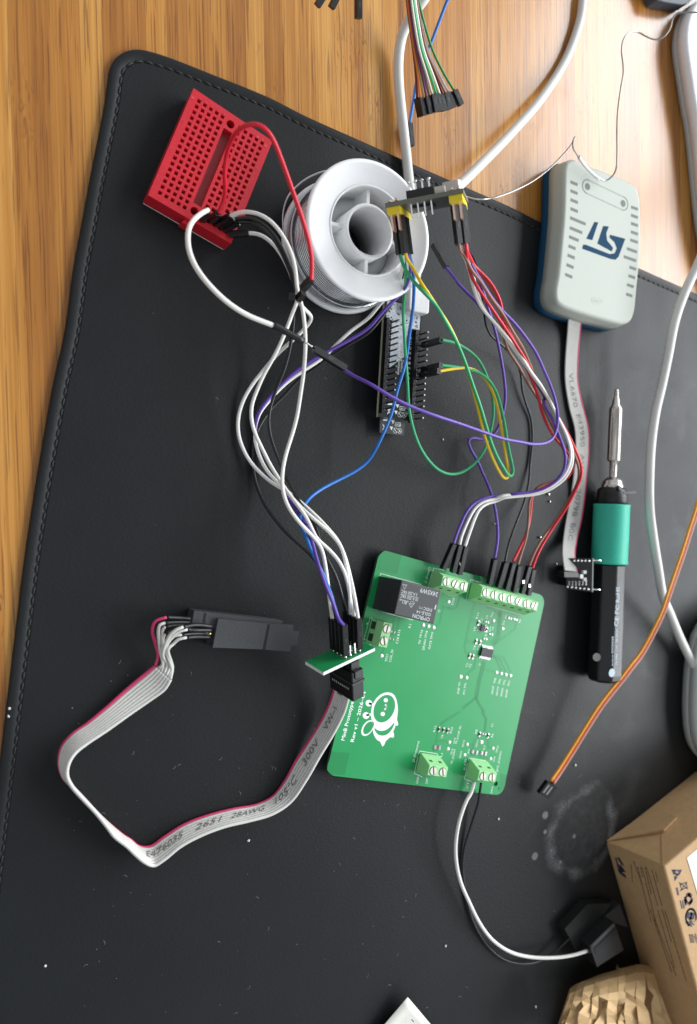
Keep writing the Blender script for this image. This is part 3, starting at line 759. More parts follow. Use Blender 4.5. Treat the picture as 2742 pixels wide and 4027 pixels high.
def smd(c, x, y, dx, dy, ln=1.7, wd=.9, h=.55, mt=M_res, name='resistor'):
    q = P(c, x, y, PZ); d = nrm(P(c, x + dx, y + dy, PZ) - q); e = np.array([-d[1], d[0], 0]); m = MB()
    m.obox(q - d * ln * .3 - e * wd * .46, d * ln * .6, e * wd * .92, np.array([0, 0, h])); o = m.build(name, mt, pcb)
    w = MB()
    for sg in (-1, 1):
        a = q + d * sg * ln * .38; w.obox(a - d * ln * .13 - e * wd / 2, d * ln * .26, e * wd, np.array([0, 0, h + .04]))
        w.obox(a + d * sg * ln * .13 - e * wd * .45 - (d * .45 if sg < 0 else 0), d * .45, e * wd * .9, np.array([0, 0, .22]))
    w.build('end_cap', M_tin, o)
for a in (('D2', 485, 495, 10, 2.5), ('D2', 565, 740, 10, 2.5), ('D2', 450, 838, 10, 2.5), ('D2', 955, 420, 10, 2.5), ('D2', 1065, 443, 10, 2.5), ('D2', 318, 515, -2.5, 10), ('D2', 485, 650, -2.5, 10)): smd(*a)
for a in (('D2', 272, 892, -2.5, 10), ('D2', 352, 912, -2.5, 10), ('D2', 138, 1182, -2.5, 10), ('D2', 205, 1200, -2.5, 10)): smd(*a, mt=M_cap, name='capacitor')
for a in (('D3', 573, 232, -2, 10), ('D3', 634, 241, -2, 10), ('D3', 690, 250, -2, 10), ('D3', 1122, 300, -2.5, 10), ('D3', 1237, 318, -2.5, 10), ('D3', 1178, 292, 10, 2.5)): smd(*a)
for a in (('D3', 547, 477, 10, 1), ('D3', 1053, 538, 10, 1.5), ('D3', 1175, 556, 10, 1.5)): smd(*a, ln=3.1, wd=1.8, h=.6, mt=mat('grey_resistor', (.10, .10, .10), .4))
for a in (('B1', 545, 608, 10, 2.5), ('B1', 537, 652, 10, 2.5)): smd(*a)

# ------------------------------------------------------------------ small upright green adapter board
AK = np.array([131.9, -71.2, 31.0]); AE1 = nrm([.956, .23, -.181]); AE2 = nrm([-.231, .211, -.95]); AN = np.cross(AE1, AE2); AN = AN if AN[1] > 0 else -AN
ad = thing('adapter_board', 'small bare green adapter board with white edges standing upright left of the large board', 'circuit board', (AK[0] + 12, AK[1] + 5, 18))
def ab(a, b2, n=0.): return AK + AE1 * a + AE2 * b2 + AN * n
m = MB(); m.obox(ab(0, 0, -.75), AE1 * 27.4, AE2 * 11.6, AN * 1.5); m.build('board', M_pcb, ad)
m = MB()
for o_, x_, y_ in ((ab(0, -.03, -.7), AE1 * 27.4, -AE2 * .05), (ab(-.03, 0, -.7), -AE1 * .05, AE2 * 11.6), (ab(27.43, 0, -.7), AE1 * .05, AE2 * 11.6)): m.obox(o_, x_, y_, AN * 1.4)
m.build('board_edge', M_fr4white, ad)
m = MB(); HP = [(13.2 + 2.54 * i, 2.1 + 2.45 * j) for i in range(4) for j in range(4)]
for a, b2 in HP: m.obox(ab(a - .3, b2 - .3, .7), AE1 * .6, AE2 * .6, AN * 5); m.cyl(ab(a, b2, .75), ab(a, b2, 1.9), .85, 12, r2=.4)
m.build('pin', M_tin, ad)
# black ribbon connector plugged in below
idc = thing('ribbon_connector', 'black ribbon cable socket below the small upright adapter board', 'connector', (AK[0] + 18, AK[1] - 10, 5))
ad_dn = -AN
m = MB(); m.obox(ab(14.0, -.6, -1.0), AE1 * 4.2, AE2 * 13.5, ad_dn * 4.0); m.build('shroud', M_black, idc)
m = MB(); m.obox(ab(13.2, -1.6, -5.0), AE1 * 6.2, AE2 * 15.0, ad_dn * 13.2, .3); sh = m.build('socket_body', M_black, idc, bevel=.25)
m = MB(); m.obox(ab(13.0, -2.0, -9.6), AE1 * 6.6, AE2 * 15.8, ad_dn * .9); m.obox(ab(14.6, -2.2, -4.6), AE1 * 3.2, AE2 * 2.2, ad_dn * 3.2); m.build('latch', M_charcoal, idc)
m = MB()
for k in range(9): q = ab(13.1, .8 + 1.25 * k, -12.6); m.obox(q, AE2 * .55, ad_dn * .8, -AE1 * .12)
m.build('contact', mat('silver_contact', (.8, .8, .78), .35, metal=.5), idc)
m = MB(); m.obox(ab(15.2, -1.75, -6.2), AE1 * 1.8, ad_dn * 2.4, -AE2 * .15); m.build('latch_window', M_dark, idc)
# ------------------------------------------------------------------ red mini breadboard
BA = -.3842; BU = np.array([math.cos(BA), math.sin(BA), 0]); BV = np.array([math.sin(BA), -math.cos(BA), 0]); BO = np.array([89.32, 150.82, 0])
def bb(u, v, z): return BO + BU * u + BV * v + np.array([0, 0, float(z)])
brd = thing('breadboard', 'small red solderless breadboard with pin holes near the mat corner', 'breadboard', bb(14, 20, 0))
U0, U1, V0, V1, BT = -3.6, 31.5, -3.3, 43.9, 9.6
hs = .74
us = [2.54 * i for i in range(5)] + [17.78 + 2.54 * i for i in range(5)]; vs_ = [2.54 * j for j in range(17)]
m = MB(); dk = MB()
def face(q): m.add(q, [(0, 1, 2, 3)])
def rect_top(u0, u1, v0, v1, z=BT): face([bb(u0, v1, z), bb(u1, v1, z), bb(u1, v0, z), bb(u0, v0, z)])
def hole(u, v, h, depth):
    c = [(u - h, v - h), (u + h, v - h), (u + h, v + h), (u - h, v + h)]
    i2 = h * .55
    d = [(u - i2, v - i2), (u + i2, v - i2), (u + i2, v + i2), (u - i2, v + i2)]
    for k in range(4):
        a, b2, a3, b3 = c[k], c[(k + 1) % 4], d[k], d[(k + 1) % 4]
        m.add([bb(*a, BT), bb(*b2, BT), bb(*b3, BT - 1.6), bb(*a3, BT - 1.6)], [(0, 1, 2, 3)])
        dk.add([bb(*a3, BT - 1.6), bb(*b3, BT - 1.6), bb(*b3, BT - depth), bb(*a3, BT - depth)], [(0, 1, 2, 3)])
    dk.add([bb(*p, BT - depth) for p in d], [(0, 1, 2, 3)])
def grid(uu):
    ue = [uu[0] - 1.27]
    for u in uu: ue += [u - hs, u + hs]
    ue.append(uu[-1] + 1.27); ve = [vs_[0] - 1.27]
    for v in vs_: ve += [v - hs, v + hs]
    ve.append(vs_[-1] + 1.27)
    for i in range(len(ue) - 1):
        for j in range(len(ve) - 1):
            if i % 2 == 1 and j % 2 == 1: hole((ue[i] + ue[i + 1]) / 2, (ve[j] + ve[j + 1]) / 2, hs, 6)
            else: rect_top(ue[i], ue[i + 1], ve[j], ve[j + 1])
    return ue[0], ue[-1], ve[0], ve[-1]
a0, a1, g0, g1 = grid(us[:5]); b0, b1, _, _ = grid(us[5:])
rect_top(U0, a0, V0, V1); rect_top(b1, U1, V0, V1); rect_top(a0, a1, V0, g0); rect_top(a0, a1, g1, V1); rect_top(b0, b1, V0, g0); rect_top(b0, b1, g1, V1)
# centre: trough and two round screw holes
tu0, tu1, tv0, tv1 = 12.2, 15.8, 3.6, 37.2
rect_top(a1, tu0, V0, V1); rect_top(tu1, b0, V0, V1)
rect_top(tu0, tu1, 2.6, tv0); rect_top(tu0, tu1, tv1, 38.2)
rect_top(tu0, tu1, V0, -1.0); rect_top(tu0, tu1, 41.8, V1)
for cv, q0, q1 in ((.8, -1.0, 2.6), (40.0, 38.2, 41.8)):
    cu_ = 14.0; n = 32; r = 1.62
    inn_ = [(cu_ + r * math.cos(2 * math.pi * k / n), cv + r * math.sin(2 * math.pi * k / n)) for k in range(n)]; out_ = []
    for k in range(n):
        c, s_ = math.cos(2 * math.pi * k / n), math.sin(2 * math.pi * k / n); t = 1.8 / max(abs(c), abs(s_)); out_.append((cu_ + c * t, cv + s_ * t))
    for k in range(n):
        j = (k + 1) % n
        m.add([bb(*inn_[k], BT), bb(*out_[k], BT), bb(*out_[j], BT), bb(*inn_[j], BT)], [(3, 2, 1, 0)])
        m.add([bb(*inn_[k], BT), bb(*inn_[j], BT), bb(*inn_[j], 1.2), bb(*inn_[k], 1.2)], [(0, 1, 2, 3)])
    dk.add([bb(*p, 1.3) for p in inn_], [tuple(range(n))])
for (p, q) in (((tu0, tv0), (tu1, tv0)), ((tu1, tv0), (tu1, tv1)), ((tu1, tv1), (tu0, tv1)), ((tu0, tv1), (tu0, tv0))):
    m.add([bb(*p, BT), bb(*q, BT), bb(*q, BT - 3.2), bb(*p, BT - 3.2)], [(0, 1, 2, 3)])
# outer walls with small dovetails
for (p, q) in (((U0, V0), (U1, V0)), ((U1, V0), (U1, V1)), ((U1, V1), (U0, V1)), ((U0, V1), (U0, V0))):
    m.add([bb(*p, BT), bb(*q, BT), bb(*q, 1.0), bb(*p, 1.0)], [(0, 1, 2, 3)])
body = m.build('body', M_red, brd)
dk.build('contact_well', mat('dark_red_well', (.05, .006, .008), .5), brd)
m = MB(); m.add([bb(tu0, tv0, BT - 3.2), bb(tu1, tv0, BT - 3.2), bb(tu1, tv1, BT - 3.2), bb(tu0, tv1, BT - 3.2)], [(3, 2, 1, 0)]); m.build('centre_trough', mat('translucent_red', (.33, .055, .06), .35), brd)
m = MB()
def tab(u, v, du, dv):
    e = .02
    if du: q = [(u, v - 1.4), (u + du, v - 2.1), (u + du, v + 2.1), (u, v + 1.4)]
    else: q = [(u - 1.4, v), (u - 2.1, v + dv), (u + 2.1, v + dv), (u + 1.4, v)]
    m.prism([bb(a, b2, 0) for a, b2 in q], 1.6, 7.2)
tab(U1, 30.5, 1.5, 0); tab(13.6, V1, 0, 1.5); m.build('dovetail_tab', M_red, brd)
m = MB(); q = [bb(U0 + .3, V0 + .3, 0), bb(U1 - .3, V0 + .3, 0), bb(U1 - .3, V1 - .1, 0), bb(U0 + .3, V1 - .1, 0)]; m.prism(q, .1, 1.0); m.build('adhesive_backing', M_paper, brd)
m = MB()
for k, s_ in enumerate(['1', '5', '10', '15']):
    v = [0, 10.16, 22.86, 35.56][k]
    for u in (-2.0, 30.3): m.text(s_, bb(u, v + .8, BT), bb(u, v - .2 - .7 * (len(s_) > 1), BT), 1.3, th=.12)
for k, s_ in enumerate('ABCDE'): m.text(s_, bb(2.54 * k + .5, -1.6, BT), bb(2.54 * k - .5, -1.6, BT), 1.0, th=.12)
for k, s_ in enumerate('FGHIJ'): m.text(s_, bb(17.78 + 2.54 * k + .5, -1.6, BT), bb(17.78 + 2.54 * k - .5, -1.6, BT), 1.0, th=.12)
m.build('embossed_lettering', mat('red_embossing', (.68, .05, .07), .4), brd)

# ------------------------------------------------------------------ solder spool
SX, SY, SR, SH = 155.8, 107.0, 28.6, 26.5
spool = thing('solder_spool', 'white plastic solder spool with bright wire wound round it beside the red breadboard', 'spool', (SX, SY, 0))
sc3 = np.array([SX, SY, 0.])
def flange(z0, z1): return [(18.6, z0), (SR - .6, z0), (SR, z0 + .5), (SR, z1 - .5), (SR - .6, z1), (SR - 1.7, z1), (SR - 2.0, z1 - .35), (18.9, z1 - .35), (18.6, z1 - .5)]
m = MB(); m.lathe(sc3, flange(.1, 2.4), 128); m.build('flange', M_white, spool, bevel=0)
m = MB(); m.lathe(sc3, flange(SH - 2.4, SH), 128); m.build('flange', M_white, spool)
m = MB(); m.lathe(sc3, [(17.6, 1.0), (18.65, 1.0), (18.65, SH - .36), (17.9, SH - .36), (17.6, SH - .7)], 96); m.build('drum', M_white, spool)
m = MB(); m.lathe(sc3, [(9.6, .2), (11.2, .2), (11.2, SH - 1.2), (10.9, SH - .9), (9.9, SH - .9), (9.6, SH - 1.2)], 80); m.build('hub', M_white, spool)
m = MB(); m.lathe(sc3, [(11.1, 10.0), (17.7, 10.0), (17.7, 11.4), (11.1, 11.4)], 80); m.build('floor_web', M_white, spool)
for k, a in enumerate((88, 176, 268, 350)):
    a = math.radians(a); d = np.array([math.cos(a), math.sin(a), 0]); e = np.array([-d[1], d[0], 0])
    m = MB(); m.obox(sc3 + d * 11.0 - e * .7 + [0, 0, 1.5], d * 6.6, e * 1.4, np.array([0, 0, SH - 4.5])); m.build('spoke', M_white, spool)
m = MB(); vs = []; pr_ = []
nw = 15
for k in range(nw):
    z = 2.9 + k * (SH - 5.8) / (nw - 1); pr_ += [(24.5 + .75 * math.sin(t), z + .69 * math.cos(t) * -1) for t in np.linspace(0, math.pi, 9)]
prof = [(18.6, 2.6)] + pr_ + [(18.6, SH - 2.6)]
m.lathe(sc3, prof, 128); m.build('solder_winding', M_solder, spool)
m = MB(); rnd = random.Random(3)
for k in range(7):
    z0 = 3.0 + k * .75; rr = 26.1 + .15 * k; pts = []
    for i in range(40):
        a = 2 * math.pi * i / 38 + k; pts.append(np.array([SX + rr * math.cos(a), SY + rr * math.sin(a), z0 + .35 * math.sin(2 * a + k)]))
    m.tube(pts, .45, 8, 3.0)
pts = PP('A3', [(845, 1345, 3), (720, 1350, 3), (600, 1300, 3), (450, 1210, 3), (330, 1050, 3), (250, 900, 4), (222, 760, 5), (228, 640, 7), (262, 540, 10), (320, 470, 13), (400, 405, 15), (480, 365, 17), (555, 342, 18), (700, 330, 18)])
m.tube(pts, .42, 8, 3)
m.build('loose_solder_turn', M_solder, spool)
m = MB(); m.tube(PP('A3', [(600, 830, 12), (612, 800, 14), (640, 795, 15), (665, 820, 14), (690, 880, 12), (712, 960, 10), (728, 1045, 8)], None), .35, 8, 2)
m.tube(PP('A3', [(600, 830, 12), (630, 900, 9), (662, 950, 8), (675, 985, 7)], None), .35, 8, 2)
m.build('solder_end', M_solder, spool)

# ------------------------------------------------------------------ tilted module board with yellow headers, held up by its cables
MK = P('C1', 112, 405, 49.9); ME1 = nrm([.7481, .1011, .6558]); ME2 = np.array([.6193, .2484, -.7448]); ME2 = nrm(ME2 - (ME2 @ ME1) * ME1); MN = np.cross(ME1, ME2); MN = MN if MN[1] < 0 else -MN
def mp_(a, b2, n=0.): return MK + ME1 * a + ME2 * b2 + MN * n
MA, MBW = 29.2, 36.0
mod = thing('module_board', 'small tilted module board seen edge on with bright yellow pin headers above the solder spool', 'circuit board', mp_(15, 20, 0))
m = MB(); m.obox(mp_(0, 0, -.8), ME1 * MA, ME2 * MBW, MN * 1.6); m.build('board', mat('module_board_dark', (.03, .032, .03), .4), mod)
m = MB(); m.obox(mp_(.05, -.02, -.8), ME1 * (MA - .1), -ME2 * .04, MN * 1.6); m.obox(mp_(MA + .02, 0, -.8), ME1 * .04, ME2 * MBW, MN * 1.6); m.build('board_edge', mat('module_edge', (.16, .17, .12), .55), mod)
for a0_ in (.3, 23.7):
    m = MB(); m.obox(mp_(a0_, .3, .82), ME1 * 5.08, ME2 * 33.0, MN * 2.6)
    for k in range(13): pass
    y_ = m.build('yellow_header', M_yel, mod, bevel=.15)
    m = MB()
    for i in range(2):
        for k in range(13):
            q = mp_(a0_ + 1.27 + 2.54 * i, 1.6 + 2.54 * k, 0); m.obox(q - ME1 * .32 - ME2 * .32 + MN * 3.3, ME1 * .64, ME2 * .64, MN * 6.0)
            m.cyl(q - MN * .8, q - MN * 2.2, .8, 8, r2=.3)
    m.build('pin', M_gold, y_)
m = MB(); m.obox(mp_(8.2, 1.0, -.82), ME1 * 10.3, ME2 * 2.5, -MN * 2.9)
hb = m.build('black_header', M_black, mod)
m = MB()
for k in range(4):
    q = mp_(9.4 + 2.54 * k, 2.2, 0); m.obox(q - ME1 * .3 - ME2 * .3 - MN * 3.7, ME1 * .6, ME2 * .6, -MN * 2.6); m.cyl(q - MN * 6.1 - ME1 * .3, q - MN * 7.0 + ME1 * .3, .55, 8)
    m.obox(q - ME1 * .25 - ME2 * .25 + MN * .8, ME1 * .5, ME2 * .5, MN * 5.2)
m.build('pin', M_tin, hb)
m = MB(); m.obox(mp_(18.8, 1.2, -.82), ME1 * 3.8, ME2 * 5, -MN * 2.4); m.build('small_socket', mat('cream_plastic', (.62, .60, .50), .5), mod, bevel=.1)
m = MB(); m.obox(mp_(20, 22, -.82), ME1 * 8, ME2 * 7, -MN * 2.6); m.build('usb_socket', M_tin, mod)
m = MB(); m.obox(mp_(9, 10, .82), ME1 * 8, ME2 * 14, MN * 1.0); m.build('chip', M_chip, mod)

# ------------------------------------------------------------------ development board lying pins up
EZ = 7.5
ec = [P('C2', x, y, EZ) for x, y in ((328, 95), (850, 200), (702, 1955), (222, 1893))]
dev = thing('development_board', 'narrow black development board lying pins up between the spool and the green board', 'circuit board', (*((ec[0] + ec[2])[:2] / 2), 1))
ey = nrm(ec[3] - ec[0]); ex = nrm((ec[1] - ec[0]) - ((ec[1] - ec[0]) @ ey) * ey)
EW, EL = 19.6, np.linalg.norm(ec[3] - ec[0])
def eb(a, b2, z): return np.array([*(ec[0] + ex * a + ey * b2)[:2], float(z)])
m = MB(); m.prism([eb(0, 0, 0), eb(EW, 0, 0), eb(EW, EL, 0), eb(0, EL, 0)][::-1], EZ - 1.6, EZ); m.build('board', mat('glossy_black_soldermask', (.025, .027, .03), .16), dev)
m = MB(); m.obox(eb(-.02, 0, EZ - 1.5), -ex * .05, ey * EL, np.array([0, 0, 1.4])); m.build('board_edge', mat('pale_board_edge', (.48, .48, .32), .55), dev)
m = MB(); m.prism([eb(1.2, .6, 0), eb(EW - .8, .6, 0), eb(EW - .8, 10.8, 0), eb(12, 10.8, 0), eb(12, 8.8, 0), eb(1.2, 8.8, 0)][::-1], EZ + .02, EZ + .12)  # pale plates: window reflection on the glossy board put into the colour
m.prism([eb(4.2, 9, 0), eb(13.0, 9, 0), eb(11.5, 24, 0), eb(4.2, 30, 0)][::-1], EZ + .02, EZ + .10)
reflection_mat = mat('window_reflection_tone', (.50, .54, .58), .32, metal=.25, var=.55, scale=900)
m.build('painted_reflection', reflection_mat, dev)
m = MB(); rnd = random.Random(5)
for k in range(46):
    q = eb(rnd.uniform(2, EW - 2), rnd.uniform(1, 10), EZ + .13); m.cyl(q, q + [0, 0, .03], rnd.uniform(.15, .5), 10)
m.build('via', M_dark, dev, kind='stuff')
for side, a_ in (('l', 2.9), ('r', 18.2)):
    b_0 = 9.2 if side == 'l' else 12.0
    npn = 16
    m = MB(); m.obox(eb(a_ - 2.6, b_0 - .6, EZ + .05), ex * 1.3, ey * (2.54 * npn + 1.2), np.array([0, 0, 2.4])); h = m.build('pin_header', M_housing, dev)
    m = MB()
    for k in range(npn):
        q = eb(a_, b_0 + 1.27 + 2.54 * k, EZ + .1); m.obox(q - ex * .3 - ey * .3, ex * .6, ey * .6, np.array([0, 0, 8.0]))
    m.build('pin', mat('dark_tin', (.20, .19, .18), .3, metal=1), h)
    m = MB()
    for k in range(npn):
        q = eb(a_, b_0 + 1.27 + 2.54 * k, EZ + .1); m.cyl(q, q + [0, 0, .9], .8, 10, r2=.35)
    m.build('solder_row', M_tin, h)
    m = MB()
    for k in range(npn):
        q = eb(a_, b_0 + 1.27 + 2.54 * k, EZ + 8.05); m.obox(q - ex * .32 - ey * .32, ex * .64, ey * .64, np.array([0, 0, .35]))
    m.build('pin_tip', M_tin, h)
m = MB()
m.text('ESP32-C6-DevKit', P('C2', 585, 730, EZ + .12), P('C2', 560, 1215, EZ + .12), 1.5, th=.03); m.text('Espressif Systems', P('C2', 545, 730, EZ + .12), P('C2', 515, 1250, EZ + .12), 1.3, th=.03)
rnd = random.Random(4)
for k in range(16):
    q = P('C2', 735 - k * 4, 700 + k * 76, EZ + .02); m.text(str([3, 11, 10, 8, 0, 1, 2, 7, 5, 4, 6, 9, 15, 23, 22, 21][k]), q + ey * .6, q - ey * .6, 1.2, th=.03)
def marks(c, dx, dy, z):
    m.flat(PP(c, [(368 + dx, 1688 + dy), (440 + dx, 1690 + dy), (436 + dx, 1715 + dy), (366 + dx, 1712 + dy)], z))
    m.flat(PP(c, [(490 + dx, 1700 + dy), (545 + dx, 1710 + dy), (518 + dx, 1765 + dy)], z)); m.flat(PP(c, [(470 + dx, 1800 + dy), (520 + dx, 1805 + dy), (495 + dx, 1860 + dy)], z))
    m.stroke(PP(c, [(365 + dx, 1770 + dy), (410 + dx, 1850 + dy)], z), .35); m.stroke(PP(c, [(410 + dx, 1770 + dy), (365 + dx, 1850 + dy)], z), .35)
    m.stroke(PP(c, [(553 + dx, 1735 + dy), (638 + dx, 1745 + dy), (632 + dx, 1798 + dy), (550 + dx, 1790 + dy), (553 + dx, 1735 + dy)], z), .22)
    m.text('R541', P(c, 628 + dx, 1755 + dy, z), P(c, 562 + dx, 1750 + dy, z), 1.1, th=.03)
    for x in (556, 620):
        q = P(c, x + dx, 1860 + dy + (5 if x > 600 else 0), z); cc = circ(q, 1.15, 20); m.stroke(cc + [cc[0]], .25); m.stroke([q - ex * .6 - ey * .6, q + ex * .6 + ey * .6], .3)
    m.stroke([P(c, 630 + dx, 1850 + dy, z), P(c, 610 + dx, 1880 + dy, z)], .3)
marks('C2', 0, 0, EZ + .02)
m.build('white_marking', M_silk, dev)
# second, lower board layer repeating the markings
mt_ = [P('C2', x, y, 4.4) for x, y in ((258, 1905), (632, 1985), (612, 2180), (245, 2135))]
m = MB(); m.loft([[np.array([*p[:2], 3.4]) for p in mt_][::-1], mt_[::-1]]); tabo = m.build('lower_board_layer', mat('grey_black_mask', (.05, .053, .055), .3), dev)
m = MB(); marks('C2', -70, 242, 4.43); m.build('white_marking', M_silk, tabo)
m = MB(); q = ec[3]; m.prism([eb(3, 6, 0), eb(17, 6, 0), eb(17, EL - 4, 0), eb(3, EL - 4, 0)][::-1], .1, EZ - 1.65); m.build('underside_part', M_charcoal, dev)

# ------------------------------------------------------------------ pale debugger case with blue base
stl = thing('debugger_box', 'pale grey debugger box with blue base and blue square logo at the right', 'electronics box', (285, 125, 0))
top = [(592, 1140), (640, 1122), (700, 1148), (1030, 1283), (1078, 1318), (1100, 1380), (1108, 1600), (1104, 1800), (1085, 2000), (1062, 2200), (1035, 2255), (985, 2272), (920, 2262), (560, 2147), (520, 2110), (512, 2050), (530, 1930), (553, 1700), (570, 1500), (576, 1300), (580, 1180)]
ZB = 15.0
tw = [np.array([*p[:2], ZB]) for p in spline(PP('A5', top + [top[0]], ZB), 1.5)[:-1]]
cen = sum(tw) / len(tw)
def grow(ring, d, z):
    out = []; n = len(ring)
    for i in range(n):
        a, c = ring[(i - 2) % n], ring[(i + 2) % n]; t = nrm((c - a)[:2]); nn = np.array([t[1], -t[0]])
        if nn @ (ring[i] - cen)[:2] < 0: nn = -nn
        out.append(np.array([*(ring[i][:2] + nn * d), z]))
    return out
m = MB(); m.loft([grow(tw, 1.3, .1), grow(tw, 1.7, .8), grow(tw, 1.7, 5.0)], smooth=True); m.build('blue_base', M_blue, stl)
m = MB(); m.loft([grow(tw, 1.4, 5.1), grow(tw, 1.0, 9.0), grow(tw, .5, 13.2), grow(tw, .2, 14.2), grow(tw, -.5, 14.8), grow(tw, -1.3, 15.0)], smooth=True); m.build('grey_cover', M_case, stl)
m = MB(); zt = 15.02
m.prism(PP('A5', [(783, 1560), (810, 1563), (768, 1688), (726, 1678)], zt), zt, zt + .05)
m.prism(PP('A5', [(845, 1588), (884, 1592), (866, 1640), (872, 1690), (914, 1742), (905, 1768), (803, 1712)], zt), zt, zt + .05)
m.prism(PP('A5', [(893, 1650), (1000, 1678), (952, 1806), (930, 1826), (895, 1820), (697, 1748), (704, 1720), (722, 1720), (890, 1786), (925, 1780), (940, 1745), (925, 1705), (888, 1668)], zt), zt, zt + .05)
m.build('blue_logo', M_blue, stl)
Ls = [(620, 1280, 40), (620, 1342, 40), (620, 1405, 42), (620, 1468, 42), (617, 1532, 100), (615, 1602, 78), (610, 1665, 58), (606, 1730, 40), (600, 1795, 40), (592, 1862, 40), (583, 1930, 40)]
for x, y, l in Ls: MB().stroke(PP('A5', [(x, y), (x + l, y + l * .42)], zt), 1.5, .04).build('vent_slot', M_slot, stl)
Rs = [(1085, 1470, 40), (1085, 1528, 40), (1085, 1585, 40), (1085, 1645, 40), (1085, 1703, 45), (1078, 1770, 62), (1072, 1832, 78), (1072, 1892, 38), (1065, 1952, 38), (1055, 2015, 38), (1045, 2080, 34)]
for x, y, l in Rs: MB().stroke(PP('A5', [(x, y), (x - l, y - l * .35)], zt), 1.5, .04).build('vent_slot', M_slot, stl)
m = MB(); q = PP('A5', [(735, 1312), (985, 1430)], zt); d = nrm(q[1] - q[0]); e = np.array([-d[1], d[0], 0]); R_ = 3.4; loop = []
for k in range(17): t = math.pi / 2 + math.pi * k / 16; loop.append(q[0] + (d * math.cos(t) + e * math.sin(t)) * R_)
for k in range(17): t = -math.pi / 2 + math.pi * k / 16; loop.append(q[1] + (d * math.cos(t) + e * math.sin(t)) * R_)
m.stroke(loop + [loop[0]], .45, .06); m.build('light_recess', mat('case_groove', (.30, .32, .29), .6), stl)
m = MB()
for p in q: MB().cyl(p - [0, 0, .3], p + [0, 0, .07], 1.7, 20).build('indicator_hole', M_slot, stl)
m = MB(); q = P('A5', 800, 2115, zt); cc = [q + np.array([3.6 * math.cos(t), 1.6 * math.sin(t), 0]) for t in np.linspace(0, 2 * math.pi, 24)]; m.stroke(cc, .2, .05); m.text('SWD', q + [-2.2, -.5, 0], q + [2.2, -1.0, 0], 1.3, th=.05)
m.build('embossed_badge', mat('case_emboss', (.50, .53, .47), .5), stl)

# ------------------------------------------------------------------ flat ribbon cables
def ribbon(parent, A, B, n, m_all, m_first, first_left=True, per=2.5):
    a, b2 = np.array(A, float), np.array(B, float)
    both = [np.concatenate([p, q]) for p, q in zip(a, b2)]; sp = spline(both, per); w = np.mean([np.linalg.norm(p[3:] - p[:3]) for p in sp]); r = w / (n - 1) * .56
    rest = MB(); fst = MB()
    for k in range(n):
        t = k / (n - 1); path = [p[:3] * (1 - t) + p[3:] * t for p in sp]
        tgt = fst if (k == 0) == first_left and (k in (0, n - 1)) and ((k == 0) if first_left else (k == n - 1)) else rest
        tube_raw(tgt, path, r)
    o = rest.build('grey_conductors', m_all, parent); fst.build('pink_conductor', m_first, parent)
    return sp, o
def tube_raw(mb_, q, r, n=8):
    t = np.gradient(np.array(q), axis=0); rings = []; nprev = None
    for i in range(len(q)):
        T = nrm(t[i])
        if nprev is None: a = np.array([0, 0, 1.]) if abs(T[2]) < .9 else np.array([1., 0, 0]); N = nrm(a - (a @ T) * T)
        else: N = nrm(nprev - (nprev @ T) * T)
        nprev = N; Bn = np.cross(T, N); rings.append([q[i] + r * (math.cos(2 * math.pi * k / n) * N + math.sin(2 * math.pi * k / n) * Bn) for k in range(n)])
    mb_.loft(rings, True, True)
def lettering_on(sp, s0, s1, word, parent, f0=.22, f1=.72, side=1, mt=None, lift=.5):
    """printed word laid on a ribbon strip between fractions s0..s1 of its length, glyph height from f0 to f1 of the width"""
    gv, gf, gw = glyphs(word, .0); n = len(sp); vs = []
    for x, y in gv:
        s_ = (s0 + (s1 - s0) * x / gw) * (n - 1); i = int(min(max(s_, 0), n - 2)); fr = s_ - i; p = sp[i] * (1 - fr) + sp[i + 1] * fr
        f = f0 + (f1 - f0) * min(1.1, max(-.3, y / .7)); q = p[:3] * (1 - f) + p[3:] * f
        T = nrm(sp[i + 1][:3] - sp[i][:3]); Wd = nrm(p[3:] - p[:3]); N = np.cross(T, Wd); N = N if N[2] > 0 else -N
        vs.append(q + N * lift)
    m = MB(); m.add(vs, gf); return m.build('printed_lettering', mt or M_ribbontext, parent)

rb1 = thing('ribbon_cable', 'short grey ribbon cable with printed lettering running down from the debugger box', 'ribbon cable', (300, 20, 0), 'grey ribbon cables')
A = PP('A5', [(605, 2230, 6), (598, 2320, 3)]) + PP('B2', [(580, 150, 1.5), (608, 350, 1.5), (650, 520, 2), (655, 700, 3), (640, 850, 2), (620, 1000, 1), (590, 1150, 1.5), (568, 1300, 4), (563, 1400, 8), (578, 1512, 13)])
B = PP('A5', [(690, 2255, 6), (680, 2320, 3)]) + PP('B2', [(660, 150, 1.5), (692, 330, 1.5), (738, 510, 2), (740, 690, 3), (727, 840, 2), (712, 1000, 1), (690, 1150, 1.5), (656, 1300, 4), (643, 1400, 8), (660, 1520, 13)])
sp, o = ribbon(rb1, A, B, 10, M_ribbon, M_pink, first_left=False)
lettering_on(sp, .20, .86, 'VL6670  E43950  AWM  20798  80C', rb1, .25, .62, lift=.62, mt=mat('faint_print', (.22, .22, .22), .7))

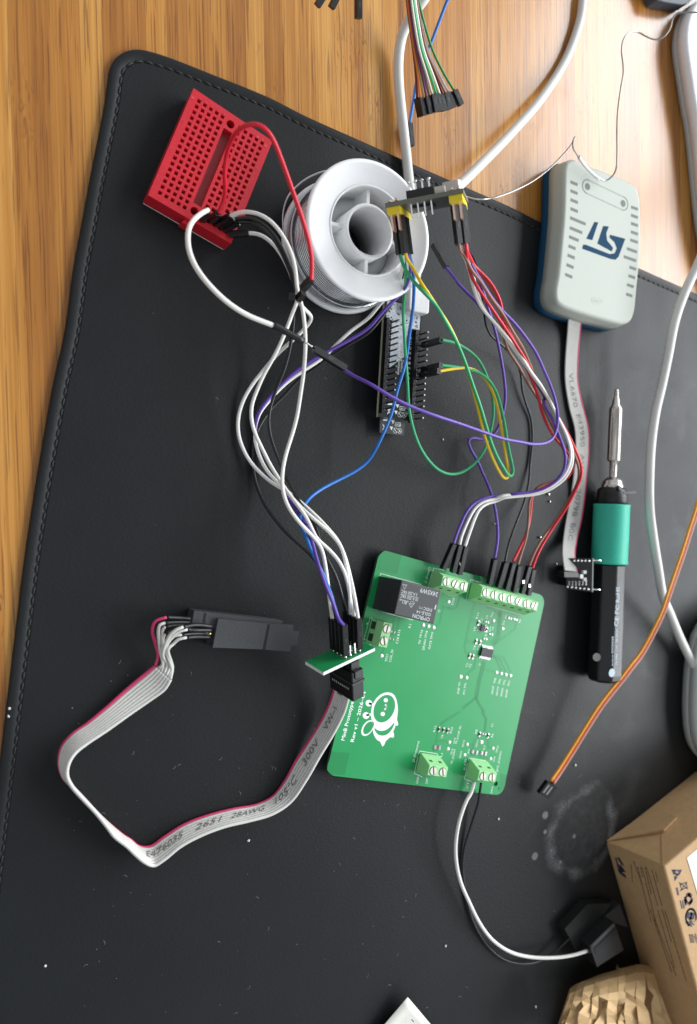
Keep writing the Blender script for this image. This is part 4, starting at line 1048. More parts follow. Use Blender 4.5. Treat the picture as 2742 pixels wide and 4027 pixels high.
rb2 = thing('ribbon_cable', 'long looping grey ribbon cable with a pink edge wire crossing the left of the mat', 'ribbon cable', (60, -150, 0), 'grey ribbon cables')
A = PP('B4', [(1372, 655, 9), (1358, 690, 8), (1330, 775, 5), (1270, 900, 3), (1190, 1030, 2), (1110, 1150, 1), (1040, 1280, 1), (960, 1385, 1), (850, 1442, 1), (700, 1470, 1), (540, 1510, 1), (380, 1570, 1), (250, 1650, 1), (170, 1708, 1), (120, 1722, 1), (70, 1712, 1), (20, 1672, 1)]) + \
    PP('B5', [(740, 1200, 1), (670, 1145, 1), (590, 1072, 1), (500, 975, 1), (420, 890, 1), (378, 840, 1), (356, 760, 1.5), (372, 668, 2), (430, 595, 3), (520, 530, 3), (640, 430, 3), (760, 322, 3), (868, 232, 4), (930, 182, 5)])
B = PP('B4', [(1462, 705, 18), (1447, 745, 16), (1420, 835, 13), (1350, 975, 11), (1262, 1120, 10), (1170, 1280, 9), (1070, 1420, 8), (950, 1500, 8), (810, 1542, 8), (640, 1582, 8), (485, 1640, 8), (350, 1712, 8), (240, 1800, 8), (172, 1838, 8), (110, 1812, 9), (60, 1770, 9), (0, 1712, 9.5)]) + \
    PP('B5', [(690, 1205, 10), (640, 1140, 10.5), (575, 1060, 10.5), (500, 980, 10.5), (430, 900, 10.5), (402, 840, 10.5), (410, 768, 10), (450, 702, 9), (520, 645, 8), (640, 565, 7), (780, 465, 6), (900, 382, 6), (985, 318, 7), (1020, 262, 8)])
sp, o = ribbon(rb2, A, B, 8, M_ribbon, M_pink, first_left=True)
def s_of(c, x, y):
    best = min(range(len(sp)), key=lambda i: np.hypot(*(P(c, x, y, (sp[i][2] + sp[i][5]) / 2)[:2] - (sp[i][:2] + sp[i][3:5]) / 2))); return best / (len(sp) - 1)
for c, p0_, p1_, w_ in (('B4', (1378, 712), (1392, 688), 'F'), ('B4', (1292, 945), (1352, 800), 'VW–1'), ('B4', (1142, 1168), (1242, 1020), '300V'), ('B4', (975, 1418), (1095, 1250), '105°C'), ('B4', (690, 1515), (905, 1465), '28AWG'), ('B4', (445, 1590), (605, 1530), '2651'), ('B4', (130, 1765), (360, 1630), 'E476035')):
    lettering_on(sp, s_of(c, *p0_), s_of(c, *p1_), w_, rb2, .65, .32, lift=1.05)
# fan out of the long ribbon into crimped ends
ends8 = [((165, 300, 10), (185, 240, 11), (260, 212, 12), (330, 216, 10), (415, 222, 9)), ((205, 300, 12), (215, 262, 13), (248, 250, 12), (330, 245, 10), (412, 245, 8)), ((225, 340, 9), (235, 290, 11), (250, 272, 11), (320, 262, 9), (405, 262, 7)),
         ((235, 370, 7), (240, 335, 8), (250, 322, 8), (300, 290, 7), (405, 280, 5)), ((280, 330, 16), (330, 290, 17), (368, 276, 17), (450, 262, 14), (555, 272, 11)), ((290, 340, 15), (350, 302, 16), (395, 292, 16), (460, 296, 13), (552, 296, 11)),
         ((275, 370, 12), (315, 332, 13), (358, 326, 13), (440, 318, 11), (548, 318, 8)), ((300, 390, 12), (340, 355, 13), (390, 345, 13), (460, 340, 11), (545, 342, 8))]
last = sp[-1]; wr = MB(); wp = MB(); bl = []
mid_px = [(195, 470), (215, 450), (228, 450), (236, 455), (250, 440), (262, 450), (280, 450), (292, 470)]
for k in range(8):
    t = k / 7; a = last[:3] * (1 - t) + last[3:] * t; prev = sp[-4][:3] * (1 - t) + sp[-4][3:] * t; e = PP('B4', list(ends8[k])); kx, ky = mid_px[7 - k if k > 3 else k] if False else mid_px[k]
    if k == 0: path = [a] + PP('B4', [(203, 455, 8), (182, 372, 9)]) + e[:3]
    else:
        cross = PP('B4', [([215, 232, 222, 235, 262, 255, 270][k - 1], [425, 430, 445, 455, 395, 415, 420][k - 1], 9 + k * .5)])
        path = [a] + PP('B4', [([232, 238, 243, 262, 280, 292, 298][k - 1], [525, 500, 490, 520, 540, 560, 545][k - 1], 7)]) + cross + e[:3]
    (wp if k == 0 else wr).tube(path, .62, 8, 2)
    m = MB(); m.tube(e[2:], .8, 8, 2); m.build('heat_shrink_sleeve', M_black, rb2)
wp.build('pink_conductor_end', M_pink, rb2); wr.build('grey_conductor_end', M_ribbon, rb2)
m = MB()
for x, y in ((545, 272), (540, 320)): m.cyl(P('B4', x - 8, y, 11), P('B4', x + 10, y, 11), .45, 8)
m.build('crimp_contact', M_brass, rb2)

# ------------------------------------------------------------------ black pin sockets at the end of the ribbon
def socket(label, c, pts, z0, z1, tongue=None, slot=None, name='pin_socket', tz=None, mt=None, group='black pin sockets'):
    """pts: top face corners at height z1"""
    mt = mt or mat('matte_socket_grey', (.050, .053, .055), .6, bump=.4, bscale=1500)
    q = PP(c, pts, z1); t = thing(name, label, 'connector', (*(sum(q) / 4)[:2], z0), group)
    m = MB(); m.loft([[np.array([*p[:2], z0]) for p in q][::-1], q[::-1]]); b_ = m.build('socket_body', mt, t, bevel=.15)
    if tongue:
        m = MB(); r = [np.array([*p[:2], tz or z1 - .3]) for p in PP(c, tongue, tz or z1 - .3)]; m.prism(r, max(z0, (tz or z1) - 2.2), tz or z1 - .3); m.build('keyed_tongue', mt, t)
    if slot:
        m = MB(); r = PP(c, slot, z1 + .01); m.prism(r, z1 - .3, z1 + .03); m.build('slot', M_dark, t)
    return t, q
sk, q = socket('rear black pin socket partly hidden behind the front one at the ribbon end', 'B4', [(440, 168), (1020, 236), (1000, 330), (420, 270)], .1, 7.5, slot=[(505, 182), (520, 184), (508, 268), (492, 266)])
sk2, q = socket('front black pin socket with notched end tongue at the ribbon end', 'B4', [(597, 221), (936, 256), (903, 424), (560, 412)], .4, 9.5, tongue=[(920, 256), (1093, 262), (1088, 302), (1127, 308), (1112, 396), (1078, 396), (1067, 437), (895, 424)], slot=[(920, 258), (937, 258), (905, 424), (888, 422)], tz=9.3)
m = MB()
for t in (.12, .26, .86):
    q0 = q[0] * (1 - t) + q[3] * t; d = nrm(q[0] - q[1]); m.obox(q0 + d * .02 + np.array([0, 0, -2.2]), d * .05, nrm(q[3] - q[0]) * .8, np.array([0, 0, -1.0]))
m.build('socket_hole', M_dark, sk2)
socket('black plastic plug holding the white wire beside the cardboard box', 'B7', [(1085, 852), (1198, 742), (1242, 868), (1118, 948)],   .3, 13, name='wire_plug', mt=mat('plug_plastic', (.016, .017, .018), .4, bump=.2), group='black wire plugs')
m = MB(); pq = PP('B7', [(1104, 862), (1206, 766), (1214, 788), (1110, 886)], 13.05); m.prism(pq, 13.0, 13.25); m.build('latch_ridge', M_housing, bpy.data.objects['wire_plug'])
m = MB(); m.tube(PP('B7', [(1072, 872, 11), (1098, 864, 11.3)]), 1.6, 14, 3); m.build('strain_relief', M_black, bpy.data.objects['wire_plug'])
m = MB(); m.tube(PP('B7', [(1090, 852, 13.2), (1196, 748, 13.2)]), .7, 8, 4); m.build('edge_highlight', mat('highlight_grey', (.14, .15, .16), .35), bpy.data.objects['wire_plug'])  # pale tube painting the light caught along the plug's edge
socket('darker black plug holding the black wire, half under the cardboard box', 'B7', [(968, 770), (1075, 655), (1190, 650), (1020, 870)], .2, 6, name='wire_plug', mt=M_dark, group='black wire plugs')
m = MB(); m.prism(PP('B7', [(1118, 742), (1225, 655), (1262, 762), (1205, 745), (1160, 715)], 6), .3, 6); o = m.build('plug_tongue', M_charcoal, bpy.data.objects['wire_plug.001'], bevel=.2)

# ------------------------------------------------------------------ soldering iron
iron = thing('soldering_iron', 'black soldering iron with a mint green grip sleeve and bright steel tip', 'soldering iron', (310, -20, 0))
tip = P('B2', 940, 232, 9.5); end = P('B2', 850, 2285, 9.0); D_ = nrm(end - tip); 
def along(y): 
    """point on the iron's axis at region height y"""
    t = (y - 232) / (2285 - 232)
    a, b2 = 0.0, 1.0
    for _ in range(30):
        mid = (a + b2) / 2; q = tip + (end - tip) * mid
        r = (q - [0, 0, CAM_H]); c = CAM_M @ r; py = IMG_H / 2 - F_PX * c[1] / -c[2]; yy = (py - 1400) / .5595
        if yy < y: a = mid
        else: b2 = mid
    return tip + (end - tip) * a
def seg(name, prof, mt, parent=iron, n=32):
    m = MB(); e1 = np.array([0, 0, 1.]); e2 = np.cross(D_, e1)
    rings = [[along(y) + r * (math.cos(2 * math.pi * k / n) * e1 + math.sin(2 * math.pi * k / n) * e2) for k in range(n)] for y, r in prof]
    m.loft(rings, True, True); return m.build(name, mt, parent)
seg('tip', [(232, .5), (238, 1.0), (262, 1.1), (285, 1.15), (300, 1.6), (345, 2.2), (362, 3.0), (372, 3.1)], M_steel)
seg('barrel', [(366, 3.2), (372, 3.35), (730, 3.35), (738, 3.1), (744, 2.0), (850, 1.9), (862, 2.6)], M_steel)
seg('collar', [(852, 2.6), (872, 4.4), (884, 5.0), (892, 5.0), (896, 5.4), (906, 5.4), (910, 5.7), (928, 5.7), (934, 5.2)], M_steel)
seg('nose', [(926, 6.2), (938, 7.4), (990, 7.9), (1050, 8.4)], M_black)
m = MB(); q = along(955); m.obox(q + [0, 0, 6.8], np.array([9.0, .4, 0]), D_ * 1.2, np.array([0, 0, 1.0])); m.cyl(q + np.array([-2.6, 2, 6.2]), q + np.array([-2.6, 2, 7.9]), 1.1, 14); m.build('nose_clip', M_chip, iron)
seg('grip_sleeve', [(1042, 9.0), (1046, 9.5), (1060, 9.2), (1250, 9.3), (1440, 9.2), (1452, 9.6), (1460, 9.1)], M_teal)
# handle: eight sided body with flat facets
m = MB(); e1 = np.array([0, 0, 1.]); e2 = np.cross(D_, e1); rings = []
for y, r in ((1452, 7.4), (1470, 8.6), (1600, 8.7), (2230, 8.9), (2262, 8.5), (2285, 6.6)):
    c = along(y); rings.append([c + r * 1.03 * (math.cos(t) * e1 + math.sin(t) * e2) for t in [math.pi / 8 + k * math.pi / 4 for k in range(8)]])
m.loft(rings); m.build('handle', mat('satin_black_handle', (.010, .010, .011), .32, bump=.1), iron, bevel=.9)
htop = 9.0 + 8.8 * 1.03 * math.cos(math.pi / 8)
m = MB(); zt = htop + .12
def it(s_, x0, y0, x1, y1, size, b_=.02): m.text(s_, P('C3', x0, y0, zt), P('C3', x1, y1, zt), size, th=.03, bold=b_)
it('RoHS', 1108, 845, 1112, 610, 2.5); it('FC', 1090, 1025, 1105, 885, 2.4); it('CE', 1082, 1215, 1098, 1065, 2.6)
it('⊖-⊙-⊕ DC5525', 1015, 1815, 1022, 1365, 1.2) if False else it('o-o-o DC5525', 1012, 1815, 1020, 1365, 1.2)
it('12-24V === 18-65W', 1075, 1800, 1085, 1250, 1.2)
q = P('C3', 995, 1920, zt); m.cyl(q - [0, 0, .02], q + [0, 0, .04], 2.3, 8); m.build('printed_lettering', M_ctext, iron)
m = MB(); q = P('C3', 715, 1665, 10.0); m.cyl(q, q + np.array([-.6, 0, 1.6]) * 1, 2.1, 20); m.build('side_screw', M_steel, iron)
# move the screw onto the left facet
bpy.data.objects['side_screw'].location = (-0.0002, 0, 0.0015)

# ------------------------------------------------------------------ small adapter on the end of the short ribbon
ZA = 13
q = [P('C3', 305, 175, 9), P('C3', 700, 180, 17), P('C3', 690, 690, 17), P('C3', 300, 640, 9)]
adp = thing('pin_adapter', 'small black pin adapter board with white edge between the ribbon cable and soldering iron', 'circuit board', (*(sum(q) / 4)[:2], .2))
nn = nrm(np.cross(q[1] - q[0], q[3] - q[0])); nn = nn if nn[2] > 0 else -nn
m = MB(); m.loft([[p - nn * 1.6 for p in q][::-1], q[::-1]]); m.build('board', M_blackpcb, adp)
m = MB(); d = nrm(q[2] - q[1]); r_ = nrm(q[1] - q[0]); m.obox(q[1] + r_ * .02 - nn * 1.7, d * np.linalg.norm(q[2] - q[1]), nn * 1.75, r_ * .5); m.build('board_edge', M_fr4white, adp)
m = MB()
for k in range(6):
    t = .30 + .14 * k
    if k < 5: a = q[0] * (1 - t) + q[1] * t; m.cyl(a + d * 1.2 - nn * .2, a + d * 1.2 + nn * .9, .9, 10, r2=.4)
    t = .05 + .16 * k; a = q[3] * (1 - t) + q[2] * t; m.cyl(a - d * 1.2 - nn * .2, a - d * 1.2 + nn * .9, .95, 10, r2=.45)
for a in (q[1] + d * 1.0, q[2] - d * 1.2): m.cyl(a + r_ * .3 - nn * .4, a + r_ * 4.2 - nn * .8, .42, 8)
m.build('pin', M_tin, adp)
m = MB(); a = q[0] * .35 + q[1] * .65
for (x0, y0, w_, h_) in ((545, 360, 80, 50), (600, 410, 40, 60), (550, 470, 85, 50), (495, 420, 45, 60)):
    b4 = PP('C3', [(x0, y0), (x0 + w_, y0), (x0 + w_, y0 + h_), (x0, y0 + h_)], 14.4); m.prism(b4, 13.9, 15.3)
m.build('white_part', mat('white_component', (.55, .57, .56), .5), adp)
m = MB(); b4 = PP('C3', [(265, 385), (480, 390), (500, 470), (270, 470)], 16); m.prism(b4, 11, 16); m.build('ribbon_socket', M_black, adp, bevel=.2)
m = MB(); m.prism(PP('C3', [(330, 300), (640, 300), (640, 620), (330, 600)], 7), .2, 7); m.build('lower_header', M_housing, adp)
m = MB()
for i, s_ in enumerate(['GND', 'RX', 'RST', 'SWD', 'CLK', '3V3']):
    x = 352 + 52 * i; m.text(s_, P('C3', x, 590, 10.4 + i * 1.1), P('C3', x + 5, 520, 10.4 + i * 1.1), 1.0, th=.05)
m.build('white_marking', M_silk, adp)
# ------------------------------------------------------------------ jumper wires
G_L = 'white jumper wires on the left'; G_J = 'loose jumper wires'
def hx(c, a, b2): return (P(c, *a), P(c, *b2))
def adh(i, j, ln=14.0, n0=2.3): return (ab(13.2 + 2.54 * i, 2.1 + 2.45 * j, n0), ab(13.2 + 2.54 * i, 2.1 + 2.45 * j, n0 + ln))

# red lead arching up from the breadboard
h0 = hx('A2', (655, 1125, 9.8), (712, 1062, 17)); h1 = (P('A2', 1362, 1655, 46), P('A2', 1432, 1580, 50))
t = jumper('red wire arching high from the red breadboard to a black connector over the spool', PP('A2', [(712, 1064, 17), (745, 990, 20), (765, 880, 26), (758, 760, 32), (772, 620, 39), (812, 500, 46), (858, 425, 52), (920, 380, 56), (985, 364, 58), (1045, 378, 59), (1100, 430, 59), (1145, 510, 58), (1215, 690, 57), (1290, 900, 56), (1365, 1115, 55), (1415, 1290, 53), (1438, 1440, 51), (1432, 1585, 50)]),
           M_wirered, .80, [(h0[0], h0[1]), (h1[0], h1[1])], group=G_J)
# thick white lead -> heat shrink -> pin -> housing -> purple lead
wt = thing('jumper_wire', 'thick white wire looping from the red breadboard down to a black sleeve', 'jumper wire', P('A2', 610, 1060, 9), G_J)
MB().tube(clean(PP('A2', [(628, 1040, 19), (600, 1052, 21), (560, 1080, 24), (515, 1120, 28), (482, 1180, 32), (472, 1260, 35), (480, 1350, 37), (510, 1440, 38), (560, 1525, 39), (640, 1625, 40), (730, 1715, 40), (830, 1795, 40), (940, 1860, 40), (1050, 1905, 40), (1150, 1942, 40)])), .95, 12, 1e6).build('insulated_wire', M_wirewhite, wt)
housing_parts(wt, P('A2', 588, 1115, 9.8), P('A2', 622, 1048, 18.5))
m = MB(); m.tube(PP('B3', [(522, 412, 40), (560, 430, 40), (680, 500, 40), (800, 562, 40)]), 1.28, 14).build('heat_shrink_sleeve', M_housing, wt)
m = MB(); m.tube(PP('B3', [(795, 560, 40), (840, 588, 40), (895, 625, 40)]), .36, 8).build('bare_pin', M_tin, wt)
jumper('purple wire crossing the middle from a black connector to the right bundle', PP('B3', [(1165, 820, 40), (1260, 880, 43)]) + PP('A6', [(200, 805, 50), (400, 925, 52), (560, 1000, 52), (700, 1052, 52), (900, 1118, 50), (1100, 1188, 48), (1250, 1238, 46), (1400, 1265, 44), (1520, 1275, 43)]) +
       PP('B2', [(350, 620, 42), (440, 612, 41), (492, 578, 40), (518, 515, 39), (526, 430, 38), (512, 330, 38), (480, 225, 38), (430, 105, 38)]) + PP('A6', [(1500, 570, 39), (1420, 450, 40), (1320, 325, 41), (1230, 235, 42), (1140, 120, 43), (1085, 30, 44)]) + PP('C1', [(1165, 1100, 45), (1140, 960, 45)]),
       M_wirepurple, .70, [hx('B3', (892, 632, 40), (1182, 812, 40))])

# leads from the breadboard's right edge
hA = hx('A2', (700, 1150, 10), (822, 1082, 18)); hA2 = hx('A2', (760, 1190, 10), (862, 1132, 17)); hB = hx('A2', (800, 1230, 9.8), (950, 1218, 15)); hA3 = hx('A2', (735, 1165, 10), (845, 1105, 17.5))
cn = (P('B3', 745, 180, 34), P('B3', 835, 75, 38))     # black connector hanging at the spool's left
L_white_a = PP('A2', [(805, 1085, 18), (850, 1062, 21), (920, 1052, 24), (1010, 1066, 27), (1110, 1120, 30), (1195, 1215, 32), (1260, 1330, 33), (1300, 1450, 34), (1318, 1580, 34)]) + \
    PP('B3', [(735, 60, 33), (760, 160, 33), (785, 240, 33), (800, 330, 33), (814, 480, 33), (816, 640, 33), (800, 850, 31), (770, 1060, 29), (735, 1270, 27), (690, 1430, 26), (645, 1570, 26), (612, 1720, 27), (604, 1870, 29), (625, 1990, 31), (668, 2090, 32), (735, 2185, 33), (805, 2265, 33)]) + \
    PP('B1', [(62, 30, 33), (102, 90, 33), (130, 220, 33), (146, 350, 33)]) + [ab(13.2, 2.1 + 2.45 * 3, 15.8)]
jumper('white wire arching highest from the breadboard edge and running down the right of its bundle', L_white_a, M_wirewhite, .76, [(hA[0], hA[1]), adh(0, 3)], group=G_L)
L_white_b = PP('A2', [(945, 1220, 15), (1010, 1222, 17), (1080, 1255, 19), (1150, 1320, 21), (1215, 1415, 22), (1265, 1520, 23), (1300, 1620, 24)]) + \
    PP('B3', [(735, 80, 24), (742, 215, 24), (712, 260, 24), (690, 330, 24), (648, 440, 24), (600, 560, 23), (520, 720, 20), (440, 860, 17), (370, 1020, 14), (325, 1150, 12), (322, 1270, 11), (355, 1400, 11), (420, 1540, 12), (500, 1700, 14), (580, 1830, 18), (650, 1935, 22), (722, 2030, 25), (792, 2120, 27), (850, 2220, 28), (885, 2300, 29)]) + \
    PP('B1', [(70, 28, 30), (140, 88, 31), (215, 175, 32), (258, 275, 32), (280, 390, 32)]) + [ab(13.2 + 2.54 * 3, 2.1 + 2.45 * 1, 15.8)]
jumper('white wire leaving the lowest breadboard connector and passing under the black sleeve', L_white_b, M_wirewhite, .76, [(hB[0], hB[1]), adh(3, 1)], group=G_L)
L_white_c = PP('B3', [(750, 190, 32), (775, 235, 30), (830, 290, 27), (870, 332, 24), (868, 372, 21), (838, 415, 19), (770, 488, 16), (690, 562, 14), (600, 640, 12), (510, 735, 9), (430, 832, 6), (330, 960, 4), (250, 1100, 2.5), (205, 1250, 1.5), (203, 1400, 1.5), (240, 1530, 2), (310, 1660, 3), (420, 1780, 6), (530, 1868, 10), (612, 1915, 14), (690, 1985, 18), (760, 2062, 22), (840, 2140, 25), (930, 2215, 27), (1040, 2310, 29)]) + \
    PP('B1', [(170, 10, 30), (212, 55, 31), (245, 140, 32), (266, 260, 32), (280, 400, 32)]) + [ab(13.2 + 2.54 * 3, 2.1 + 2.45 * 2, 15.8)]
jumper('white wire with a small kink beside the spool, bowing farthest left across the mat', L_white_c, M_wirewhite, .76, [(cn[0], (cn[0] + cn[1]) / 2 + [0, 0, 1]), adh(3, 2)], group=G_L)
L_black_a = PP('A2', [(860, 1135, 17), (930, 1125, 19), (1010, 1150, 21), (1090, 1215, 22), (1170, 1310, 23), (1230, 1430, 24), (1275, 1540, 24), (1305, 1660, 24)]) + \
    PP('B3', [(722, 200, 22), (712, 300, 19), (704, 430, 17), (680, 600, 15), (630, 800, 12), (560, 980, 9), (500, 1150, 7), (480, 1300, 6), (500, 1440, 6), (550, 1590, 8), (602, 1720, 11), (662, 1850, 15), (730, 1980, 19), (800, 2090, 23), (900, 2220, 26)]) + \
    PP('B1', [(105, 90, 29), (150, 180, 31), (195, 270, 32), (228, 380, 32)]) + [ab(13.2 + 2.54 * 3, 2.1 + 2.45 * 3, 15.8)]
jumper('black wire beside the white wires from the breadboard to the small adapter board', L_black_a, M_wireblack, .72, [(hA2[0], hA2[1]), adh(3, 3)], group='black jumper wires')
L_black_a2 = PP('A2', [(845, 1108, 17), (930, 1100, 20), (1020, 1125, 23), (1105, 1190, 25), (1180, 1290, 26), (1245, 1420, 27), (1290, 1540, 28), (1330, 1680, 30)])
jumper('short black wire ending in the black connector at the spool', L_black_a2, M_wireblack, .72, [(hA3[0], hA3[1]), (cn[0] + [-1.8, 1.5, -2], cn[1] + [-5.5, -3.5, -2])], group='black jumper wires')

def jm(label, path, m, r=.68, ends=(), **kw):
    e = ends[0][1]; d = nrm(ends[0][1] - ends[0][0]); return jumper(label, [e - d * 1.0, e + d * 2.0, e * .5 + path[1] * .5 + d * 1.0] + list(path[2:]), m, r, ends, **kw)
# three leads from the left yellow header to the adapter board
def mh(a, k, n0=3.6, ln=14.0): return (mp_(a, 1.6 + 2.54 * k, n0), mp_(a, 1.6 + 2.54 * k, n0 + ln))
lw = (1.57, 4.11)
w4 = PP('C1', [(365, 1010, 32), (345, 1150, 29), (270, 1390, 24), (210, 1490, 22)]) + PP('A3', [(1000, 1352, 20)]) + PP('B3', [(1394, 350, 17), (1230, 470, 15), (1080, 612, 12), (960, 725, 10), (800, 830, 8), (680, 912, 6), (570, 1010, 4.5), (470, 1122, 3), (395, 1222, 2), (362, 1320, 1.6), (352, 1420, 1.6), (372, 1540, 2), (412, 1650, 3), (470, 1752, 6), (560, 1852, 10), (650, 1935, 14), (740, 2005, 18), (850, 2100, 22), (950, 2195, 25), (1062, 2318, 28)]) + \
    PP('B1', [(205, 42, 30), (248, 140, 31), (280, 260, 32), (308, 390, 32)]) + [ab(13.2 + 2.54 * 3, 2.1, 15.8)]
jm('white wire with faint printing running from the left yellow header beside purple and black wires', w4, M_wirewhite, .76, [mh(lw[0], 7), adh(3, 0)], group=G_L)
pw = PP('C1', [(438, 985, 36), (432, 1120, 33), (425, 1230, 31), (392, 1370, 28), (310, 1500, 25)]) + PP('A3', [(1020, 1412, 22)]) + PP('B3', [(1394, 440, 18), (1230, 545, 15), (1010, 662, 12), (840, 762, 9), (700, 860, 7), (580, 978, 5), (462, 1110, 4), (390, 1212, 3), (358, 1320, 2.5), (352, 1430, 1.5), (382, 1560, 1.2), (470, 1765, 3), (550, 1862, 6), (680, 2022, 13), (745, 2120, 20), (812, 2230, 26)]) + \
    PP('B1', [(22, -20, 30), (45, 50, 33), (80, 180, 36), (120, 300, 38), (170, 420, 38), (205, 520, 37)]) + [ab(13.2, 2.1, 15.8)]
jm('purple wire hugging white and black wires from the left yellow header to the small adapter', pw, M_wirepurple, .70, [mh(lw[1], 6), adh(0, 0)])
bw = PP('C1', [(380, 1080, 30), (350, 1220, 27), (290, 1420, 23), (235, 1560, 20)]) + PP('A3', [(1020, 1440, 18)]) + PP('B3', [(1394, 485, 15), (1230, 585, 12), (1060, 695, 9), (930, 792, 7), (760, 912, 5), (620, 1062, 3), (500, 1182, 2), (410, 1312, 1.4), (352, 1440, 1), (335, 1600, 1), (342, 1750, 1.2), (380, 1900, 2), (450, 2060, 5), (540, 2190, 9), (650, 2318, 14)]) + \
    PP('B1', [(45, 140, 20), (100, 215, 25), (150, 310, 29), (172, 400, 31)]) + [ab(13.2, 2.1 + 2.45 * 2, 15.8)]
jm('black wire bowing left of the bundle low on the mat from the left yellow header', bw, M_wireblack, .72, [mh(lw[0], 8), adh(0, 2)], group='black jumper wires')
bl_ = PP('C1', [(470, 1050, 34), (478, 1200, 31), (470, 1400, 28), (460, 1570, 26)]) + PP('C2', [(768, 0, 25), (758, 200, 23), (725, 450, 21), (692, 700, 20), (660, 950, 20), (605, 1200, 20), (540, 1400, 20), (488, 1600, 20), (425, 1850, 19), (345, 2050, 18), (225, 2310, 16)]) + \
    PP('A6', [(150, 1440, 14), (60, 1512, 13)]) + PP('B3', [(1394, 1652, 12), (1280, 1745, 11), (1140, 1820, 11), (1000, 1892, 12), (880, 1972, 14), (805, 2062, 18), (770, 2150, 23), (772, 2240, 28)]) + PP('B1', [(8, 20, 32), (42, 110, 34), (95, 215, 35), (145, 330, 36), (180, 440, 35)]) + [ab(13.2, 2.1 + 2.45, 15.8)]
jm('bright blue wire curving over the development board down to the small adapter board', bl_, M_wireblue, .72, [mh(lw[1], 8), adh(0, 1)])

# green and yellow leads
jm('green wire making the tall narrow loop together with the yellow wire', PP('C1', [(295, 985, 38), (335, 1130, 40), (400, 1265, 42), (505, 1395, 44), (600, 1490, 46)]) + PP('A6', [(540, 12, 47), (620, 90, 48), (722, 200, 48), (792, 320, 48), (855, 430, 47), (912, 550, 46), (962, 680, 44), (1012, 830, 42), (1062, 970, 40), (1110, 1130, 36), (1150, 1260, 32), (1200, 1380, 27), (1252, 1470, 23), (1292, 1530, 20), (1318, 1530, 19), (1325, 1490, 19), (1308, 1410, 19), (1282, 1290, 20), (1262, 1160, 21), (1232, 1010, 22), (1185, 860, 23), (1115, 762, 24), (1040, 715, 24), (950, 690, 24), (860, 675, 24), (762, 665, 24)]),
       M_wiregreen, .70, [mh(lw[0], 4), (P('A6', 762, 664, 24) + [-15.3, 0, -9], P('A6', 762, 664, 24))] if False else [mh(lw[0], 4)])
def dev_h(c, x, y, z1=24.5):
    top = P(c, x, y, z1); return (np.array([top[0], top[1], z1 - 14]) + [-.4, 0, 0], top)
h = dev_h('A6', 764, 666); housing_parts(bpy.data.objects['jumper_wire.' + '%03d' % (len([o for o in bpy.data.objects if o.name.startswith('jumper_wire')]) - 1)], h[0], h[1], side=ey)
jm('yellow wire making the tall narrow loop beside the green wire', PP('C1', [(385, 972, 39), (430, 1120, 42), (510, 1280, 44), (600, 1420, 45)]) + PP('A6', [(590, 0, 46), (660, 105, 47), (750, 242, 47), (832, 372, 46), (892, 500, 45), (948, 650, 43), (996, 800, 41), (1046, 990, 38), (1098, 1200, 33), (1148, 1350, 27), (1208, 1480, 21), (1250, 1543, 18), (1278, 1553, 17), (1288, 1520, 17), (1270, 1400, 18), (1242, 1230, 19), (1212, 1050, 20), (1172, 900, 21), (1120, 790, 22), (1050, 718, 23), (970, 687, 24), (890, 688, 24), (748, 711, 24)]),
       M_wireyellow, .70, [mh(lw[1], 3), (*dev_h('A6', 749, 711), ey)])
jm('green wire hanging in a wide round loop below the development board', PP('C1', [(400, 1060, 34), (380, 1250, 30), (360, 1450, 26)]) + PP('A6', [(490, 40, 24), (474, 150, 22), (466, 260, 21), (474, 400, 20), (486, 600, 20), (500, 800, 19), (512, 1000, 17), (542, 1150, 15), (592, 1290, 12), (662, 1402, 9), (742, 1480, 7), (832, 1514, 6), (920, 1500, 6), (1010, 1438, 7), (1090, 1340, 9), (1145, 1185, 12), (1170, 1030, 14), (1155, 880, 17), (1112, 740, 20), (1052, 622, 22), (960, 540, 23), (870, 492, 24), (768, 468, 24.5)]),
       M_wiregreen, .68, [mh(lw[0], 9), (*dev_h('A6', 768, 468), ey)])

# leads from the right yellow header
rw = (24.97, 27.51)
jumper('purple wire ending in a loose black connector below the module board', PP('C1', [(862, 1170, 14), (900, 1215, 15), (990, 1330, 17), (1100, 1470, 19)]) + PP('A6', [(870, 0, 21), (950, 88, 23), (1035, 170, 25), (1105, 258, 26), (1195, 360, 27), (1295, 482, 28), (1402, 640, 29), (1500, 800, 30), (1575, 930, 31)]) + PP('B2', [(418, 310, 32), (490, 450, 33), (542, 580, 34), (578, 690, 33), (572, 790, 31), (522, 872, 28), (440, 925, 25), (350, 955, 22), (200, 972, 19), (80, 982, 17)]) +
       PP('A6', [(1250, 1678, 15), (1120, 1690, 14), (1020, 1735, 13), (965, 1795, 13)]) + PP('B1', [(940, 10, 13), (924, 62, 13)]), M_wirepurple, .70, [hx('C1', (712, 890, 9), (872, 1172, 14)), hx('B1', (856, 218, 9.5), (924, 62, 13))])
def w_upper(off): return PP('C1', [(1130 + off, 980, 46 - off * .05), (1153 + off, 1130, 44), (1178 + off, 1290, 42)])
whA = w_upper(0) + PP('A6', [(1022, 90, 41), (1072, 210, 40), (1170, 325, 39), (1285, 462, 39), (1395, 612, 39), (1498, 772, 38)]) + PP('B2', [(340, 118, 38), (400, 195, 37), (462, 300, 36), (520, 420, 35), (582, 545, 34), (616, 670, 33), (608, 760, 31), (560, 850, 28), (470, 920, 25), (380, 958, 22), (250, 972, 19), (120, 985, 17)]) + \
    PP('A6', [(1200, 1702, 15), (1100, 1722, 14), (1030, 1770, 13)]) + PP('B1', [(972, 20, 13), (962, 68, 13)])
